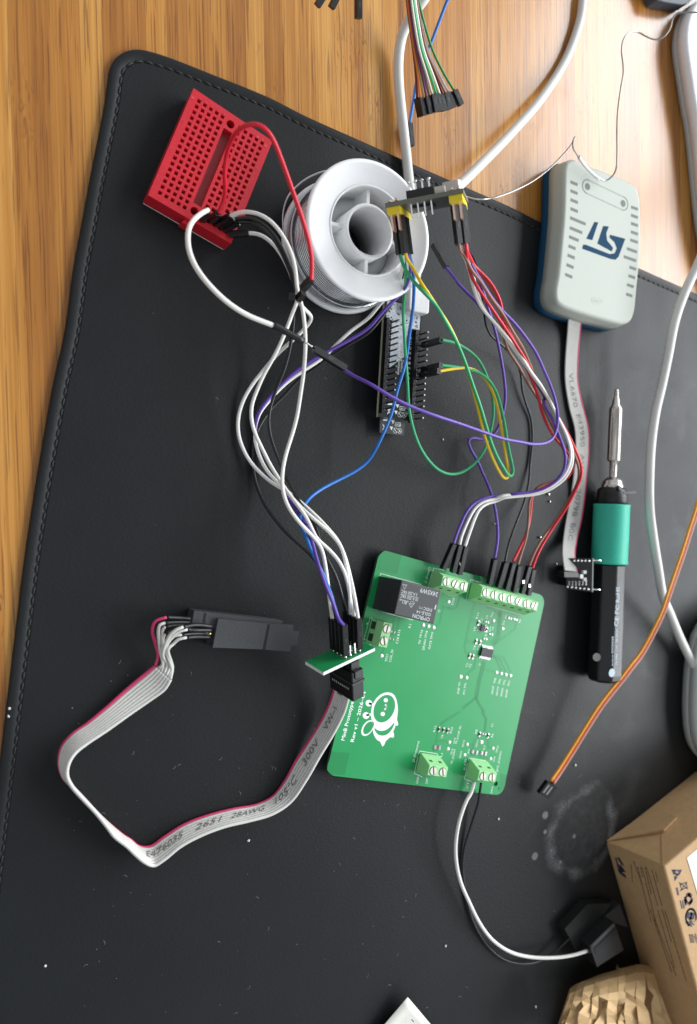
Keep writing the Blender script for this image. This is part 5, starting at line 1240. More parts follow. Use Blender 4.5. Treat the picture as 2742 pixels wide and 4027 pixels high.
jm('white wire in the twisted bundle ending at the middle pole of the J1 block', whA, M_wirewhite, .70, [mh(rw[0], 6), hx('B1', (918, 238, 9.5), (962, 68, 13))], group='white jumper wires on the right')
whB = w_upper(30) + PP('A6', [(1040, 92, 40), (1090, 222, 39), (1182, 345, 38), (1292, 490, 38), (1402, 640, 37), (1506, 800, 36)]) + PP('B2', [(352, 142, 36), (415, 230, 35), (478, 335, 34), (535, 450, 34), (598, 575, 33), (630, 680, 32), (622, 775, 30), (575, 860, 27), (485, 930, 24), (392, 968, 21), (260, 985, 18), (130, 1000, 16)]) + \
    PP('A6', [(1210, 1718, 14), (1120, 1740, 13), (1060, 1785, 13)]) + PP('B1', [(1015, 20, 13), (996, 78, 13)])
jm('white wire in the twisted bundle ending at the right pole of the J1 block', whB, M_wirewhite, .70, [mh(rw[0], 7), hx('B1', (958, 250, 9.5), (998, 76, 13))], group='white jumper wires on the right')
redA = PP('C1', [(1090, 950, 47), (1135, 1120, 46), (1175, 1265, 45), (1245, 1400, 45)]) + PP('A6', [(1098, 140, 45), (1185, 268, 44), (1288, 420, 42), (1378, 560, 40), (1442, 665, 38)]) + PP('B2', [(330, 90, 36), (390, 190, 34), (455, 300, 33), (530, 435, 33), (592, 540, 33), (645, 650, 32), (688, 760, 30), (690, 850, 27), (652, 940, 24), (590, 1060, 20), (502, 1190, 16), (432, 1300, 14), (380, 1400, 13), (347, 1492, 12)])
def t7(x0, y0, x1, y1): return hx('C7', (x0, y0, 8.5), (x1, y1, 12))
jm('red wire swinging widest to the right, ending at the rightmost pole of the long block', redA, M_wirered, .68, [mh(rw[1], 4), t7(1292, 945, 1372, 548)], group='red jumper wires')
redB = PP('C1', [(1140, 950, 44), (1180, 1085, 44), (1240, 1180, 43), (1312, 1250, 43), (1405, 1345, 43)]) + PP('A6', [(1190, 95, 43), (1228, 190, 42), (1240, 275, 41), (1295, 405, 38), (1375, 570, 35), (1462, 765, 33), (1530, 950, 31)]) + PP('B2', [(400, 340, 31), (438, 455, 30), (512, 585, 29), (580, 660, 28), (628, 735, 27), (632, 800, 25), (590, 860, 23), (500, 890, 21), (430, 908, 19), (368, 940, 17), (342, 1000, 15), (335, 1100, 14), (308, 1240, 13), (258, 1350, 12), (212, 1442, 12)])
jm('red wire ending at the middle pole of the long block, crossing under white and purple', redB, M_wirered, .68, [mh(rw[1], 5), t7(950, 862, 1062, 450)], group='red jumper wires')
brA = PP('C1', [(1125, 910, 48), (1150, 1070, 47), (1200, 1230, 47), (1300, 1400, 46)]) + PP('A6', [(1062, 5, 46), (1142, 132, 45), (1232, 252, 43), (1312, 392, 41), (1402, 542, 38), (1472, 712, 36)]) + PP('B2', [(345, 115, 34), (410, 230, 32), (480, 345, 32), (545, 470, 31), (605, 585, 30), (642, 690, 29), (672, 780, 27), (674, 860, 25), (640, 945, 22), (578, 1050, 19), (482, 1195, 15), (405, 1300, 14), (352, 1400, 13), (325, 1475, 12)])
jm('brown wire beside the red wire ending at the second pole from the right', brA, M_wirebrown, .68, [mh(rw[0], 3), t7(1192, 922, 1308, 500)], group='brown jumper wires')
brB = PP('C1', [(1130, 960, 43), (1180, 1110, 43), (1265, 1235, 42), (1365, 1345, 42)]) + PP('A6', [(1180, 118, 42), (1228, 235, 40), (1238, 340, 37), (1270, 520, 32), (1370, 680, 29), (1452, 830, 27), (1540, 960, 26)]) + PP('B2', [(440, 390, 26), (490, 490, 26), (540, 600, 26), (585, 700, 25), (598, 790, 24), (552, 860, 22), (470, 892, 20), (385, 920, 18), (330, 1005, 15), (320, 1150, 14), (300, 1290, 13), (270, 1380, 12), (245, 1468, 12)])
jm('brown wire ending beside the red wire at the fourth connector of the long block', brB, M_wirebrown, .68, [mh(rw[1], 6), t7(1072, 898, 1150, 492)], group='brown jumper wires')
jm('black wire sagging onto the mat from the right yellow header to the long block', PP('C1', [(1185, 905, 42), (1225, 1040, 40), (1265, 1180, 38), (1310, 1330, 34)]) + PP('A6', [(1080, 110, 28), (1098, 250, 20), (1112, 350, 15), (1152, 435, 11), (1230, 500, 8), (1290, 562, 6), (1350, 642, 4), (1382, 730, 3), (1392, 850, 2), (1422, 962, 1.5), (1462, 1082, 1), (1472, 1250, 1), (1452, 1450, 1), (1422, 1650, 2)]) + PP('B2', [(325, 870, 2), (292, 1020, 3), (232, 1180, 6), (182, 1320, 9), (155, 1448, 12)]),
       M_wireblack, .60, [mh(rw[1], 7), t7(825, 825, 940, 440)], group='black jumper wires')
jm('purple wire with a sharp bend ending at the leftmost pole of the long block', PP('C1', [(1160, 950, 40), (1200, 1150, 36)]) + PP('A6', [(1080, 60, 32), (1120, 200, 28), (1175, 370, 24), (1218, 560, 20), (1250, 750, 16), (1262, 900, 12), (1245, 1040, 9), (1202, 1160, 6), (1150, 1222, 5), (1080, 1246, 4), (1005, 1226, 4), (965, 1238, 4), (985, 1305, 4), (1040, 1402, 4), (1092, 1520, 5), (1142, 1680, 6), (1165, 1770, 7)]) + PP('B2', [(15, 830, 8), (45, 930, 9), (82, 1060, 10), (102, 1200, 11), (102, 1300, 12), (82, 1420, 12)]),
       M_wirepurple, .70, [mh(rw[0], 8), t7(690, 775, 772, 390)])
m = MB()
for x, y, z in ((145, 450, 11.5), (20, 440, 11.5), (228, 485, 11.5), (1205, 770, 11.3), (1302, 830, 11.3)): q = P('C7', x, y, z); m.obox(q, np.array([1.2, 0, 0]), np.array([0, 1.5, 0]), np.array([0, 0, .25]))
# bright crimps seen in the housings belong to the leads they sit in
crm = [o for o in bpy.data.objects if o.name.startswith('jumper_wire') and 'middle pole of the J1' in o.get('label', '')][0]
m.build('bright_crimp', M_tin, crm)

# wires of the lower terminal block
jumper('white wire curving from the bottom terminal block to the black plug by the cardboard box', [P('D3', 1050, 940, 8.0), P('D3', 1000, 1120, 8.0)] + PP('B7', [(520, 160, 8), (482, 260, 8), (463, 370, 7), (466, 465, 6), (488, 560, 5), (525, 645, 5), (572, 740, 5), (632, 820, 5), (712, 875, 6), (800, 899, 7), (900, 904, 9), (1000, 893, 10), (1090, 866, 11)]), M_wirewhite, .88)
jumper('thin black wire trailing the white one from the bottom terminal block', [P('D3', 1142, 965, 7.5), P('D3', 1110, 1200, 5)] + PP('B7', [(568, 185, 4), (535, 290, 2), (502, 400, 1), (495, 500, 1), (508, 600, 1), (530, 700, 1), (572, 795, 1), (632, 872, 1.2), (702, 918, 2), (780, 932, 3), (862, 915, 3), (940, 862, 4), (990, 812, 5)]), M_wireblack, .62, group='black jumper wires')

# ------------------------------------------------------------------ rainbow bundle hanging over the desk
cols = [('maroon', M_maroon), ('orange', M_wireorange), ('pale yellow', mat('pale_yellow_insulation', (.78, .62, .28), .45)), ('purple', mat('plum_insulation', (.16, .03, .12), .45)), ('grey', M_wiregray), ('cream', mat('cream_insulation', (.70, .64, .55), .45)),
        ('yellow', M_wireyellow), ('green', M_wiregreen), ('black', M_wireblack), ('white', M_wirewhite), ('dark red', mat('dark_red_insulation', (.30, .02, .03), .45)), ('brown', M_wirebrown), ('pale grey', M_cable), ('dark green', mat('dark_green_insulation', (.01, .24, .06), .4))]
place = ['at the left edge of', 'second from the left of', 'third from the left of', 'fourth from the left of', 'fifth from the left of', 'sixth from the left of', 'left of the middle of', 'right of the middle of', 'behind the green one of', 'beside the black one of', 'fourth from the right of', 'third from the right of', 'second from the right of', 'spreading apart at the right of']
topx = np.linspace(792, 884, 14); mx_ = [842, 850, 857, 866, 876, 888, 900, 908, 915, 922, 930, 942, 955, 992]; bx = [872, 896, 920, 944, 966, 990, 1004, 1022, 1036, 1050, 1070, 1090, 1116, 1158]; by = [762, 762, 760, 757, 752, 735, 733, 733, 736, 740, 738, 722, 716, 702]
hx_ = [902, 925, 948, 972, 998, 1018, 1034, 1052, 1068, 1084, 1100, 1118, 1150, 1212]; hy = [908, 900, 893, 886, 880, 872, 868, 866, 864, 862, 860, 855, 842, 818]
for k in range(14):
    z = 34 - .5 * abs(k - 6) + (1.6 if k % 2 else 0)
    path = PP('A4', [(topx[k] - 6, -60, z + 12), (topx[k], 0, z + 10), ((topx[k] * .6 + mx_[k] * .4), 180, z + 6), (mx_[k], 390, z + 3), ((mx_[k] + bx[k]) / 2 + 4, 570, z + 1), (bx[k], by[k], z)])
    jumper('%s wire %s the rainbow bundle hanging at the top' % (cols[k][0], place[k]), path, cols[k][1], .50, [(P('A4', hx_[k], hy[k], z - 1), P('A4', bx[k] + 2, by[k] + 2, z))], group='rainbow bundle of jumper wires')
for k, (x0, y0, x1, y1, lb) in enumerate(((95, 45, 160, -60, 'left one of the three black connectors at the top edge'), (205, 60, 265, -60, 'middle one of the three black connectors at the top edge'), (415, 145, 415, -30, 'right one of the three black connectors, longest in view at the top edge'))):
    w_ = jumper(lb, PP('A4', [(x1, y1, 30), (x1 + 8, y1 - 90, 32)]), M_wireblack, .6, [(P('A4', x0, y0, 28), P('A4', x1, y1, 30), None, 2) if False else (P('A4', x0, y0, 28), P('A4', x1, y1, 30))], group='black connectors at the top edge')

# ------------------------------------------------------------------ blue lead and white cables at the top
bt = thing('jumper_wire', 'blue wire with a black connector crossing behind the rainbow bundle', 'jumper wire', P('A4', 830, 900, 0), G_J)
m = MB(); m.tube(PP('A4', [(1140, -60, 16), (1105, 10, 14), (1050, 150, 11), (990, 310, 8), (920, 480, 5), (868, 640, 3), (848, 760, 2), (812, 965, 1)]), .72).build('insulated_wire', M_wireblue, bt)
housing_parts(bt, P('A4', 828, 1135, 1.0), P('A4', 812, 960, 1.3))
cb = thing('usb_cable', 'white cable curving down behind the rainbow bundle and under the spool to the development board', 'cable', P('A4', 760, 400, 0), 'white cables')
path = PP('A4', [(960, -60, 20), (915, 10, 18), (850, 90, 14), (790, 190, 9), (748, 300, 5), (728, 450, 2.5), (728, 620, 2), (745, 820, 2), (768, 1020, 3), (790, 1220, 3), (812, 1420, 3)]) + PP('C1', [(470, 420, 3), (520, 800, 3), (500, 1250, 4)]) + [P('C2', 745, -40, 7), P('C2', 742, 20, 8)]
MB().tube(clean(path), 2.25, 16, 1e6).build('cable_sheath', M_cable, cb)
m = MB(); p0 = P('C2', 745, -60, 6); dd = nrm(P('C2', 735, 180, 6) - p0); sd_ = np.array([-dd[1], dd[0], 0]) * -1
q0 = P('C2', 745, -20, 5.5); m.obox(q0 - sd_ * 5.4, sd_ * 10.8, dd * 11, np.array([0, 0, 6.4]), .9); m.build('plug', mat('bright_white_plug', (.80, .80, .78), .35), cb, bevel=.8)
cb = thing('usb_cable', 'white cable sweeping from the top edge diagonally to the back of the module board', 'cable', P('A4', 1400, 1200, 0), 'white cables')
path = PP('A5', [(712, -60, .6), (700, 0, .5), (690, 100, .4), (652, 240, .3), (590, 400, .4), (500, 560, 1.5), (380, 730, 6), (240, 890, 9), (100, 1040, 14), (0, 1140, 20)]) + [P('C1', 1000, 185, 28), mp_(24, 24, -5)]
MB().tube(clean(path), 2.2, 16, 1e6).build('cable_sheath', M_cable, cb)
m = MB(); q0 = mp_(20.5, 21, -3.5); m.obox(q0, ME1 * 7, ME2 * 6, -MN * 3.5, .8); m.build('plug', M_cable, cb)
cb = thing('usb_cable', 'white cable running down the right edge into the white gadget', 'cable', P('B2', 1200, 900, 0), 'white cables')
path = PP('A5', [(1560, 1740, 30), (1500, 1880, 28), (1420, 2050, 26), (1350, 2250, 24)]) + PP('B2', [(1300, 0, 22), (1258, 200, 20), (1212, 400, 19), (1182, 620, 18), (1170, 850, 17), (1172, 1080, 17), (1200, 1300, 17), (1232, 1500, 17), (1262, 1680, 16)]) + PP('C6', [(455, 990, 12), (520, 1150, 9), (600, 1320, 7), (660, 1440, 6)])
MB().tube(clean(path), 2.35, 16, 1e6).build('cable_sheath', M_cable, cb)

# three strand lead with plug
sv = thing('three_strand_lead', 'flat orange red and brown lead ending in a small black plug at the lower right', 'servo lead', P('B6', 700, 800, 0))
base = PP('C6', [(720, -20, 38), (662, 195, 35), (612, 350, 33), (555, 530, 31), (500, 690, 29), (445, 850, 27), (410, 960, 25), (365, 1060, 23), (300, 1190, 20), (230, 1310, 18), (160, 1400, 17), (100, 1480, 16)]) + PP('B6', [(985, 372, 15), (870, 520, 13), (765, 682, 11), (655, 860, 9), (560, 1010, 8), (508, 1085, 8)])
for k, (mt, nm) in enumerate(((mat('amber_insulation', (.85, .36, .03), .45), 'orange_strand'), (mat('red_brown_insulation', (.42, .04, .015), .45), 'red_strand'), (mat('pale_brown_insulation', (.50, .27, .20), .5), 'brown_strand'))):
    off = []; q = base
    for i, p in enumerate(q):
        a, c = q[max(0, i - 1)], q[min(len(q) - 1, i + 1)]; t = nrm(c - a); nn_ = nrm(np.cross(t, [0, 0, 1])); tw = .35 + .65 * min(1, i / 10)
        off.append(p + nn_ * (1 - k) * 1.5 + np.array([0, 0, -.3 * (k - 1)]))
    MB().tube(off, .80, 10).build(nm, mt, sv)
a, b2 = P('B6', 440, 1178, 6), P('B6', 505, 1090, 8); T = nrm(b2 - a); sd_ = nrm(np.cross(T, [0, 0, 1])); m = MB(); up = np.cross(sd_, T)
m.obox(a - sd_ * 3.8 - up * 1.3, sd_ * 7.6, up * 2.6, b2 - a, .2); h = m.build('plug', M_housing, sv)
m = MB()
for s_ in (-2.5, 0): m.obox(a + sd_ * s_ + up * 1.28 + T * 1.5, sd_ * 1.2, up * .1, T * 5)
m.build('crimp_window', mat('grey_metal_dull', (.3, .3, .3), .4, metal=.7), h)

# thin solder wire twisting over the wood
tw = thing('solder_wire_length', 'thin loose metal wire looping over the bamboo and the debugger box', 'wire', P('A5', 945, 900, 0))
MB().tube([mp_(27, 20, -1)] + PP('A5', [(0, 1402, 22), (100, 1384, 22), (220, 1340, 22), (330, 1285, 22), (430, 1215, 23), (530, 1122, 25), (600, 1045, 27), (632, 1000, 28), (645, 965, 30), (634, 990, 29), (632, 1030, 27), (660, 1085, 24), (700, 1140, 21), (760, 1205, 19), (820, 1255, 18), (870, 1268, 18), (910, 1235, 20), (936, 1185, 24), (943, 1080, 28), (942, 950, 30), (945, 820, 30), (957, 700, 29), (972, 600, 28), (986, 520, 27), (984, 440, 26), (975, 370, 26), (982, 295, 26), (1008, 245, 26), (1050, 220, 26), (1095, 228, 26), (1150, 258, 27), (1210, 278, 28), (1262, 262, 30), (1300, 225, 32), (1322, 178, 34), (1332, 130, 36), (1360, 95, 38), (1410, 88, 40), (1530, 88, 44)]),
          .42, 8, 2).build('wire', mat('grey_metal_wire', (.33, .32, .31), .3, metal=.9), tw)
MB().tube(PP('A5', [(672, 1100, 23), (705, 1150, 20.5), (760, 1212, 18.6), (815, 1258, 17.8)]), .8, 8, 2).build('white_sleeve', mat('translucent_sleeve', (.7, .7, .72), .3), tw)
# ------------------------------------------------------------------ cardboard box with printing
BH = 42.0
b0 = P('C4', 75, 620, -2.1 + 2.1); b0[2] = .05
bl = P('C4', 398, 1720, .05); bs = P('C4', 900, 5, .05)
ul = nrm(bl - b0); us_ = nrm(bs - b0); us_ = nrm(us_ - (us_ @ ul) * ul * .5)
t0 = P('C4', 622, 852, BH); tl = P('C4', 925, 2040, BH); ts = P('C4', 932, 585, BH)
dl = nrm(tl - t0); ds = nrm(ts - t0); dl = ul = nrm(dl + ul); ds = us_ = nrm(ds + us_)
LL, LS = 175.0, 120.0
box = thing('cardboard_box', 'brown cardboard box with printed symbols and white label at the lower right', 'box', (*(b0 + (ul + us_) * 60)[:2], 0))
B00, B10, B01 = b0, b0 + ul * LL, b0 + us_ * LS; B11 = B10 + us_ * LS
T00, T10, T01 = t0, t0 + dl * LL, t0 + ds * LS; T11 = T10 + ds * LS
M_card = mat('kraft_cardboard', (.50, .315, .15), .72, var=.16, scale=260, bump=.35, bscale=500)
def quadgrid(a, b2, c, d, nu, nv, bulge=0):
    vs = []; nrm_ = nrm(np.cross(b2 - a, d - a)); 
    for j in range(nv + 1):
        for i in range(nu + 1):
            u, v = i / nu, j / nv; p = (a * (1 - u) + b2 * u) * (1 - v) + (d * (1 - u) + c * u) * v
            vs.append(p + nrm_ * bulge * math.sin(math.pi * u) * math.sin(math.pi * v))
    fs = [(j * (nu + 1) + i, j * (nu + 1) + i + 1, (j + 1) * (nu + 1) + i + 1, (j + 1) * (nu + 1) + i) for j in range(nv) for i in range(nu)]
    return vs, fs
m = MB(); m.loft([[B00, B10, B11, B01], [T00, T10, T11, T01]]); m.build('box_body', M_card, box, bevel=1.0)
# tuck flap on the short side, standing slightly proud, with a shadow gap
ns = np.cross(us_, [0, 0, 1.]); ns = -ns if ns @ ul > 0 else ns
def side(u, v, off=0.0): return (B00 * (1 - v) + T00 * v) + (us_ * (1 - v) + ds * v) * u + ns * off
fl_px = [(85, 612), (628, 528), (748, 408), (520, 305)]
def on_side(x, y, off):
    """point of the short side face seen at region C4 (x, y)"""
    best = None; o_, d1 = np.array([0, 0, CAM_H]), P('C4', x, y, 0) - np.array([0, 0, CAM_H]); a = side(0, 0, off); e1, e2 = side(1, 0, off) - a, side(0, 1, off) - a
    s_ = np.linalg.solve(np.array([d1, -e1, -e2]).T, a - o_); return a + e1 * s_[1] + e2 * s_[2]
fl = [on_side(x, y, .35) for x, y in fl_px]
m = MB(); lo = fl; hi = [fl[0] + ns * .3, fl[1] + ns * 1.7, fl[2] + ns * 1.6, fl[3] + ns * .6]
m.loft([lo, hi]) ; m.build('tuck_flap', M_card, box)
m = MB(); c_ = [on_side(x, y, .08) for x, y in ((590, 545), (600, 545), (608, 850), (596, 850))]; m.loft([c_, [p + ns * .1 for p in c_]]); m.build('flap_seam', mat('cardboard_cut_edge', (.34, .19, .08), .8), box)
# left face printing
def on_left(x, y, off=.06):
    o_ = np.array([0, 0, CAM_H]); d1 = P('C4', x, y, 0) - o_; nl = nrm(np.cross(ul, T00 - B00)); nl = nl if nl @ us_ < 0 else -nl
    a = B00 + nl * off; e1, e2 = ul, T00 - B00; s_ = np.linalg.solve(np.array([d1, -e1, -e2]).T, a - o_); return a + e1 * s_[1] + e2 * s_[2], nl
def lface(mb_, pts, th=.06):
    q = [on_left(x, y) for x, y in pts]; nl = q[0][1]; r = [p[0] for p in q]; mb_.loft([r, [p + nl * th for p in r]])
m = MB(); lface(m, [(180, 765), (205, 768), (250, 842), (228, 835)]); lface(m, [(200, 830), (218, 838), (250, 880), (262, 905), (215, 900)]); lface(m, [(165, 768), (176, 770), (215, 895), (262, 930), (272, 962), (235, 935), (200, 905)])
m.build('printed_logo', M_ink, box)
m = MB(); rnd = random.Random(2)
lines = [((335, 800), (420, 1035)), ((372, 850), (500, 1370)), ((400, 850), (420, 960)), ((415, 860), (545, 1380)), ((440, 855), (500, 1110)), ((455, 860), (560, 1215)), ((505, 880), (600, 1220)), ((540, 900), (560, 990)), ((490, 1250), (690, 1840)), ((530, 1340), (735, 1880)), ((560, 1260), (720, 1800)), ((600, 1250), (690, 1560)), ((630, 1270), (830, 1930)), ((310, 830), (325, 1000))]
for (x0, y0), (x1, y1) in lines:
    L_ = math.hypot(x1 - x0, y1 - y0); s_ = 0
    while s_ < L_ - 8:
        w_ = rnd.uniform(10, 42); e = min(L_, s_ + w_); a, c = s_ / L_, e / L_
        lface(m, [(x0 + (x1 - x0) * a, y0 + (y1 - y0) * a), (x0 + (x1 - x0) * a + 7, y0 + (y1 - y0) * a - 2), (x0 + (x1 - x0) * c + 7, y0 + (y1 - y0) * c - 2), (x0 + (x1 - x0) * c, y0 + (y1 - y0) * c)], .03)
        s_ = e + rnd.uniform(4, 8)
m.build('printed_small_text', M_inkbrown, box)
# top face symbols
nt_ = nrm(np.cross(dl, ds)); nt_ = nt_ if nt_[2] > 0 else -nt_
def ontop(x, y, off=.05):
    o_ = np.array([0, 0, CAM_H]); d1 = P('C4', x, y, 0) - o_; a = T00 + nt_ * off; s_ = np.linalg.solve(np.array([d1, -dl, -ds]).T, a - o_); return a + dl * s_[1] + ds * s_[2]
def tf(mb_, pts, th=.04): r = [ontop(x, y) for x, y in pts]; mb_.loft([r, [p + nt_ * th for p in r]])
def tstroke(mb_, pts, w, th=.04):
    q = [ontop(x, y) for x, y in pts]
    for a, c in zip(q[:-1], q[1:]):
        d = nrm(c - a); n = np.cross(nt_, d) * w / 2; e = d * w * .3; r = [a - e + n, a - e - n, c + e - n, c + e + n]; mb_.loft([r, [p + nt_ * th for p in r]])
m = MB()
tf(m, [(693, 880), (722, 880), (722, 925), (712, 930)]); tf(m, [(693, 880), (790, 880), (770, 905), (745, 895), (722, 898)]); tf(m, [(758, 905), (790, 882), (770, 925), (755, 940), (742, 930)]); tf(m, [(715, 940), (735, 950), (755, 945), (722, 988)])
tstroke(m, [(718, 905), (745, 925), (728, 950)], 1.0)
tf(m, [(732, 1048), (748, 1046), (765, 1115), (748, 1122)])
tstroke(m, [(772, 1015), (830, 1000), (840, 1045), (790, 1068), (772, 1015)], .5); tstroke(m, [(765, 1000), (845, 1060)], .5); tstroke(m, [(838, 995), (775, 1080)], .5)
for x in (770, 790, 808): tf(m, [(x, 1170), (x + 9, 1167), (x + 28, 1240), (x + 17, 1247)] if x != 808 else [(x, 1158), (x + 6, 1157), (x + 20, 1215), (x + 12, 1218)])
for a0 in (0, 120, 240):
    pts = [(852 + 30 * math.cos(math.radians(a0 + t)), 1155 + 42 * math.sin(math.radians(a0 + t))) for t in (0, 25, 50, 75)]; tstroke(m, pts, 2.0); x, y = pts[-1]; t = math.radians(a0 + 75)
    tf(m, [(x + 16 * math.cos(t), y + 16 * math.sin(t)), (x - 14 * math.cos(t), y - 14 * math.sin(t)), (852 + 30 * math.cos(t + .6), 1155 + 42 * math.sin(t + .6))])
tstroke(m, [(875 + 48 * math.cos(t), 1325 + 78 * math.sin(t)) for t in np.linspace(1.9, 6.6, 22)], 1.2)
tstroke(m, [(850, 1290), (905, 1300)], 1.6); tstroke(m, [(838, 1310), (865, 1335), (900, 1330)], 1.6); tstroke(m, [(880, 1285), (872, 1335)], 1.6)
for t in np.linspace(.3, 2.6, 5): tf(m, [(875, 1350), (868 + 50 * math.cos(t) - 8, 1350 + 60 * math.sin(t)), (872 + 50 * math.cos(t) + 8, 1352 + 64 * math.sin(t))])
m.build('printed_symbol', M_ink, box)
m = MB()
for x in (858, 880): tstroke(m, [(x, 1490), (x + 14, 1560), (x + 24, 1558), (x + 10, 1486), (x, 1490)], .5)
tstroke(m, [(905, 1500), (932, 1560)], .8); tstroke(m, [(915, 1480), (932, 1530)], .8); m.build('printed_grey_mark', mat('grey_brown_ink', (.16, .11, .08), .7), box)
m = MB(); r = [ontop(x, y, .1) for x, y in ((835, 768), (940, 680), (1000, 800), (1000, 1230), (935, 1105))]; m.loft([r, [p + nt_ * .15 for p in r]]); lab = m.build('white_label', M_paper, box)
m = MB(); r = [ontop(x, y, .27) for x, y in ((870, 775), (940, 715), (1000, 800), (1000, 1150), (935, 1000))]; tstroke(m, [(880, 780), (940, 730)], .5); tstroke(m, [(880, 780), (935, 960)], .5)
m.v = [tuple(np.array(v) + nt_ * .2) for v in m.v]; m.build('label_border', mat('pale_grey_print', (.55, .56, .58), .6), lab)

# ------------------------------------------------------------------ slit kraft padding paper
pad = thing('paper_padding', 'crumpled slit kraft paper padding in front of the cardboard box at the bottom edge', 'packing paper', P('D6', 750, 1200, 0))
M_kraft = mat('kraft_paper', (.60, .40, .19), .75, var=.08, scale=200, bump=.3, bscale=700)
rnd = random.Random(11)
top_edge = [(262, 1040), (352, 975), (470, 932), (590, 880), (705, 848), (835, 812), (965, 780), (1060, 785), (1098, 805)]
bot = [(60, 1700), (190, 1700), (330, 1700), (490, 1700), (650, 1700), (830, 1700), (1020, 1700), (1220, 1700), (1420, 1720)]
ns_ = 11
def lerp_list(L_, t): t = t * (len(L_) - 1); i = min(int(t), len(L_) - 2); f = t - i; return np.array(L_[i]) * (1 - f) + np.array(L_[i + 1]) * f
NU = 11
def padz(u, v):
    e = min(1, min(u, 1 - u) * 5); e2 = min(1, v * 3.5)
    return 8 + 16 * math.sqrt(max(0, e2)) * (.45 + .55 * math.sqrt(max(0, e)))
cuts = [0.0] + sorted(min(.97, max(.03, (j + rnd.uniform(-.32, .32)) / ns_)) for j in range(1, ns_)) + [1.0]
for k in range(ns_):
    m = MB(); L0, L1 = [], []; wx = 0; sx_ = 0
    for i in range(NU + 1):
        v = i / NU; w0, w1 = cuts[k], cuts[k + 1]
        grow_ = min(1, max(0, (v - .12) * 3.2)); ev = rnd.random() < .33
        g = grow_ * (rnd.uniform(.25, .6) if ev else rnd.uniform(0, .05))
        a = lerp_list(top_edge, w0) * (1 - v) + lerp_list(bot, w0) * v; b2 = lerp_list(top_edge, w1) * (1 - v) + lerp_list(bot, w1) * v
        wx = wx * .75 + rnd.uniform(-15, 15); dx = grow_ * wx; a = a + [dx, 0]; b2 = b2 + [dx, 0]
        if rnd.random() < .5: a = a * (1 - g) + b2 * g
        else: b2 = b2 * (1 - g) + a * g
        jit = rnd.uniform(-12, 12); a = a + [0, jit]; b2 = b2 + [0, -jit * .5]
        z = padz((w0 + w1) / 2, v); tilt = grow_ * rnd.uniform(-1.6, 1.6) * (1.5 if ev else .6)
        lift = grow_ * rnd.uniform(-.8, 2.0)
        L0.append(P('D6', a[0], a[1], z + lift + tilt)); L1.append(P('D6', b2[0], b2[1], z + lift - tilt))
    vs = L0 + L1; n1 = NU + 1; m.add(vs, [(i, i + 1, n1 + i + 1, n1 + i) for i in range(NU)], False)
    o = m.build('paper_strip', M_kraft, pad)
    md = o.modifiers.new('t', 'SOLIDIFY'); md.thickness = .15 * S
m = MB(); cs = [lerp_list(top_edge, t) for t in np.linspace(0, 1, 24)]; r1 = [P('D6', p[0], p[1], 8) for p in cs]; r0 = [P('D6', p[0] + 10, p[1] + 30, 1) for p in cs]
n1 = len(cs); m.add(r1 + r0, [(i, i + 1, n1 + i + 1, n1 + i) for i in range(n1 - 1)]); m.build('folded_edge', M_kraft, pad).modifiers.new('t', 'SOLIDIFY').thickness = .0002
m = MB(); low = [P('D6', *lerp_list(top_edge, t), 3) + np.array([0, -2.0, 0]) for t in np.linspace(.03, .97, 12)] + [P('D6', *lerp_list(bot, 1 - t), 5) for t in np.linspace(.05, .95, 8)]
m.prism([p for p in low], .3, 5.5); m.build('lower_layer', mat('kraft_paper_shaded', (.42, .26, .115), .8), pad)  # darker kraft: shade below the slits put into the colour
m = MB()
for pts in ([(640, 795), (705, 738), (768, 800), (700, 840), (650, 835)], [(492, 890), (545, 812), (600, 835), (585, 880), (510, 915)], [(585, 800), (640, 742), (690, 745), (640, 800)]):
    q = PP('D6', pts, 0); 
    for i, p in enumerate(q): p[2] = 6 + 3 * math.sin(i * 2.1)
    m.loft([[p - [0, 0, .2] for p in q], q])
m.build('torn_flap', M_kraft, pad)

# ------------------------------------------------------------------ white paper slip at the bottom
slip = thing('paper_slip', 'corner of a curled white paper slip at the bottom edge', 'paper', P('B7', 240, 1150, 0))
a, b2, c = P('B7', 240, 1085, 5), P('B7', -20, 1390, 2), P('B7', 480, 1370, 1)
vs, fs = quadgrid(a, c, c + (b2 - a), b2, 10, 10, 2.0); m = MB(); m.add(vs, fs, True); o = m.build('paper_sheet', M_paper, slip); md = o.modifiers.new('t', 'SOLIDIFY'); md.thickness = .25 * S
m = MB(); m.stroke(PP('B7', [(258, 1190), (268, 1200)], 5.6), .4); m.build('ink_mark', M_ink, slip)

# ------------------------------------------------------------------ white gadgets at the right edge
def pebble(name, label, outline_, z0, z1, cat, rim=2.5, mt=M_white, group=None):
    r = [np.array([*p[:2], 0.]) for p in spline(outline_ + [outline_[0]], 3)[:-1]]; c = sum(r) / len(r)
    def rg(d, z):
        out = []; n = len(r)
        for i in range(n):
            a, b3 = r[(i - 1) % n], r[(i + 1) % n]; t = nrm((b3 - a)[:2]); nn = np.array([t[1], -t[0]])
            if nn @ (r[i] - c)[:2] < 0: nn = -nn
            out.append(np.array([*(r[i][:2] - nn * d), z]))
        return out
    t = thing(name, label, cat, (c[0], c[1], z0)); h = z1 - z0
    m = MB(); m.loft([rg(1.6, z0), rg(.4, z0 + h * .12), rg(0, z0 + h * .25), rg(0, z0 + h * .38)], smooth=True); m.build('grey_base_rim', M_greyrim, t)
    m = MB(); m.loft([rg(.02, z0 + h * .385), rg(.05, z0 + h * .75), rg(.5, z0 + h * .93), rg(1.3, z0 + h * .985), rg(2.4, z1)], smooth=True); m.build('white_cover', mt, t)
    return t
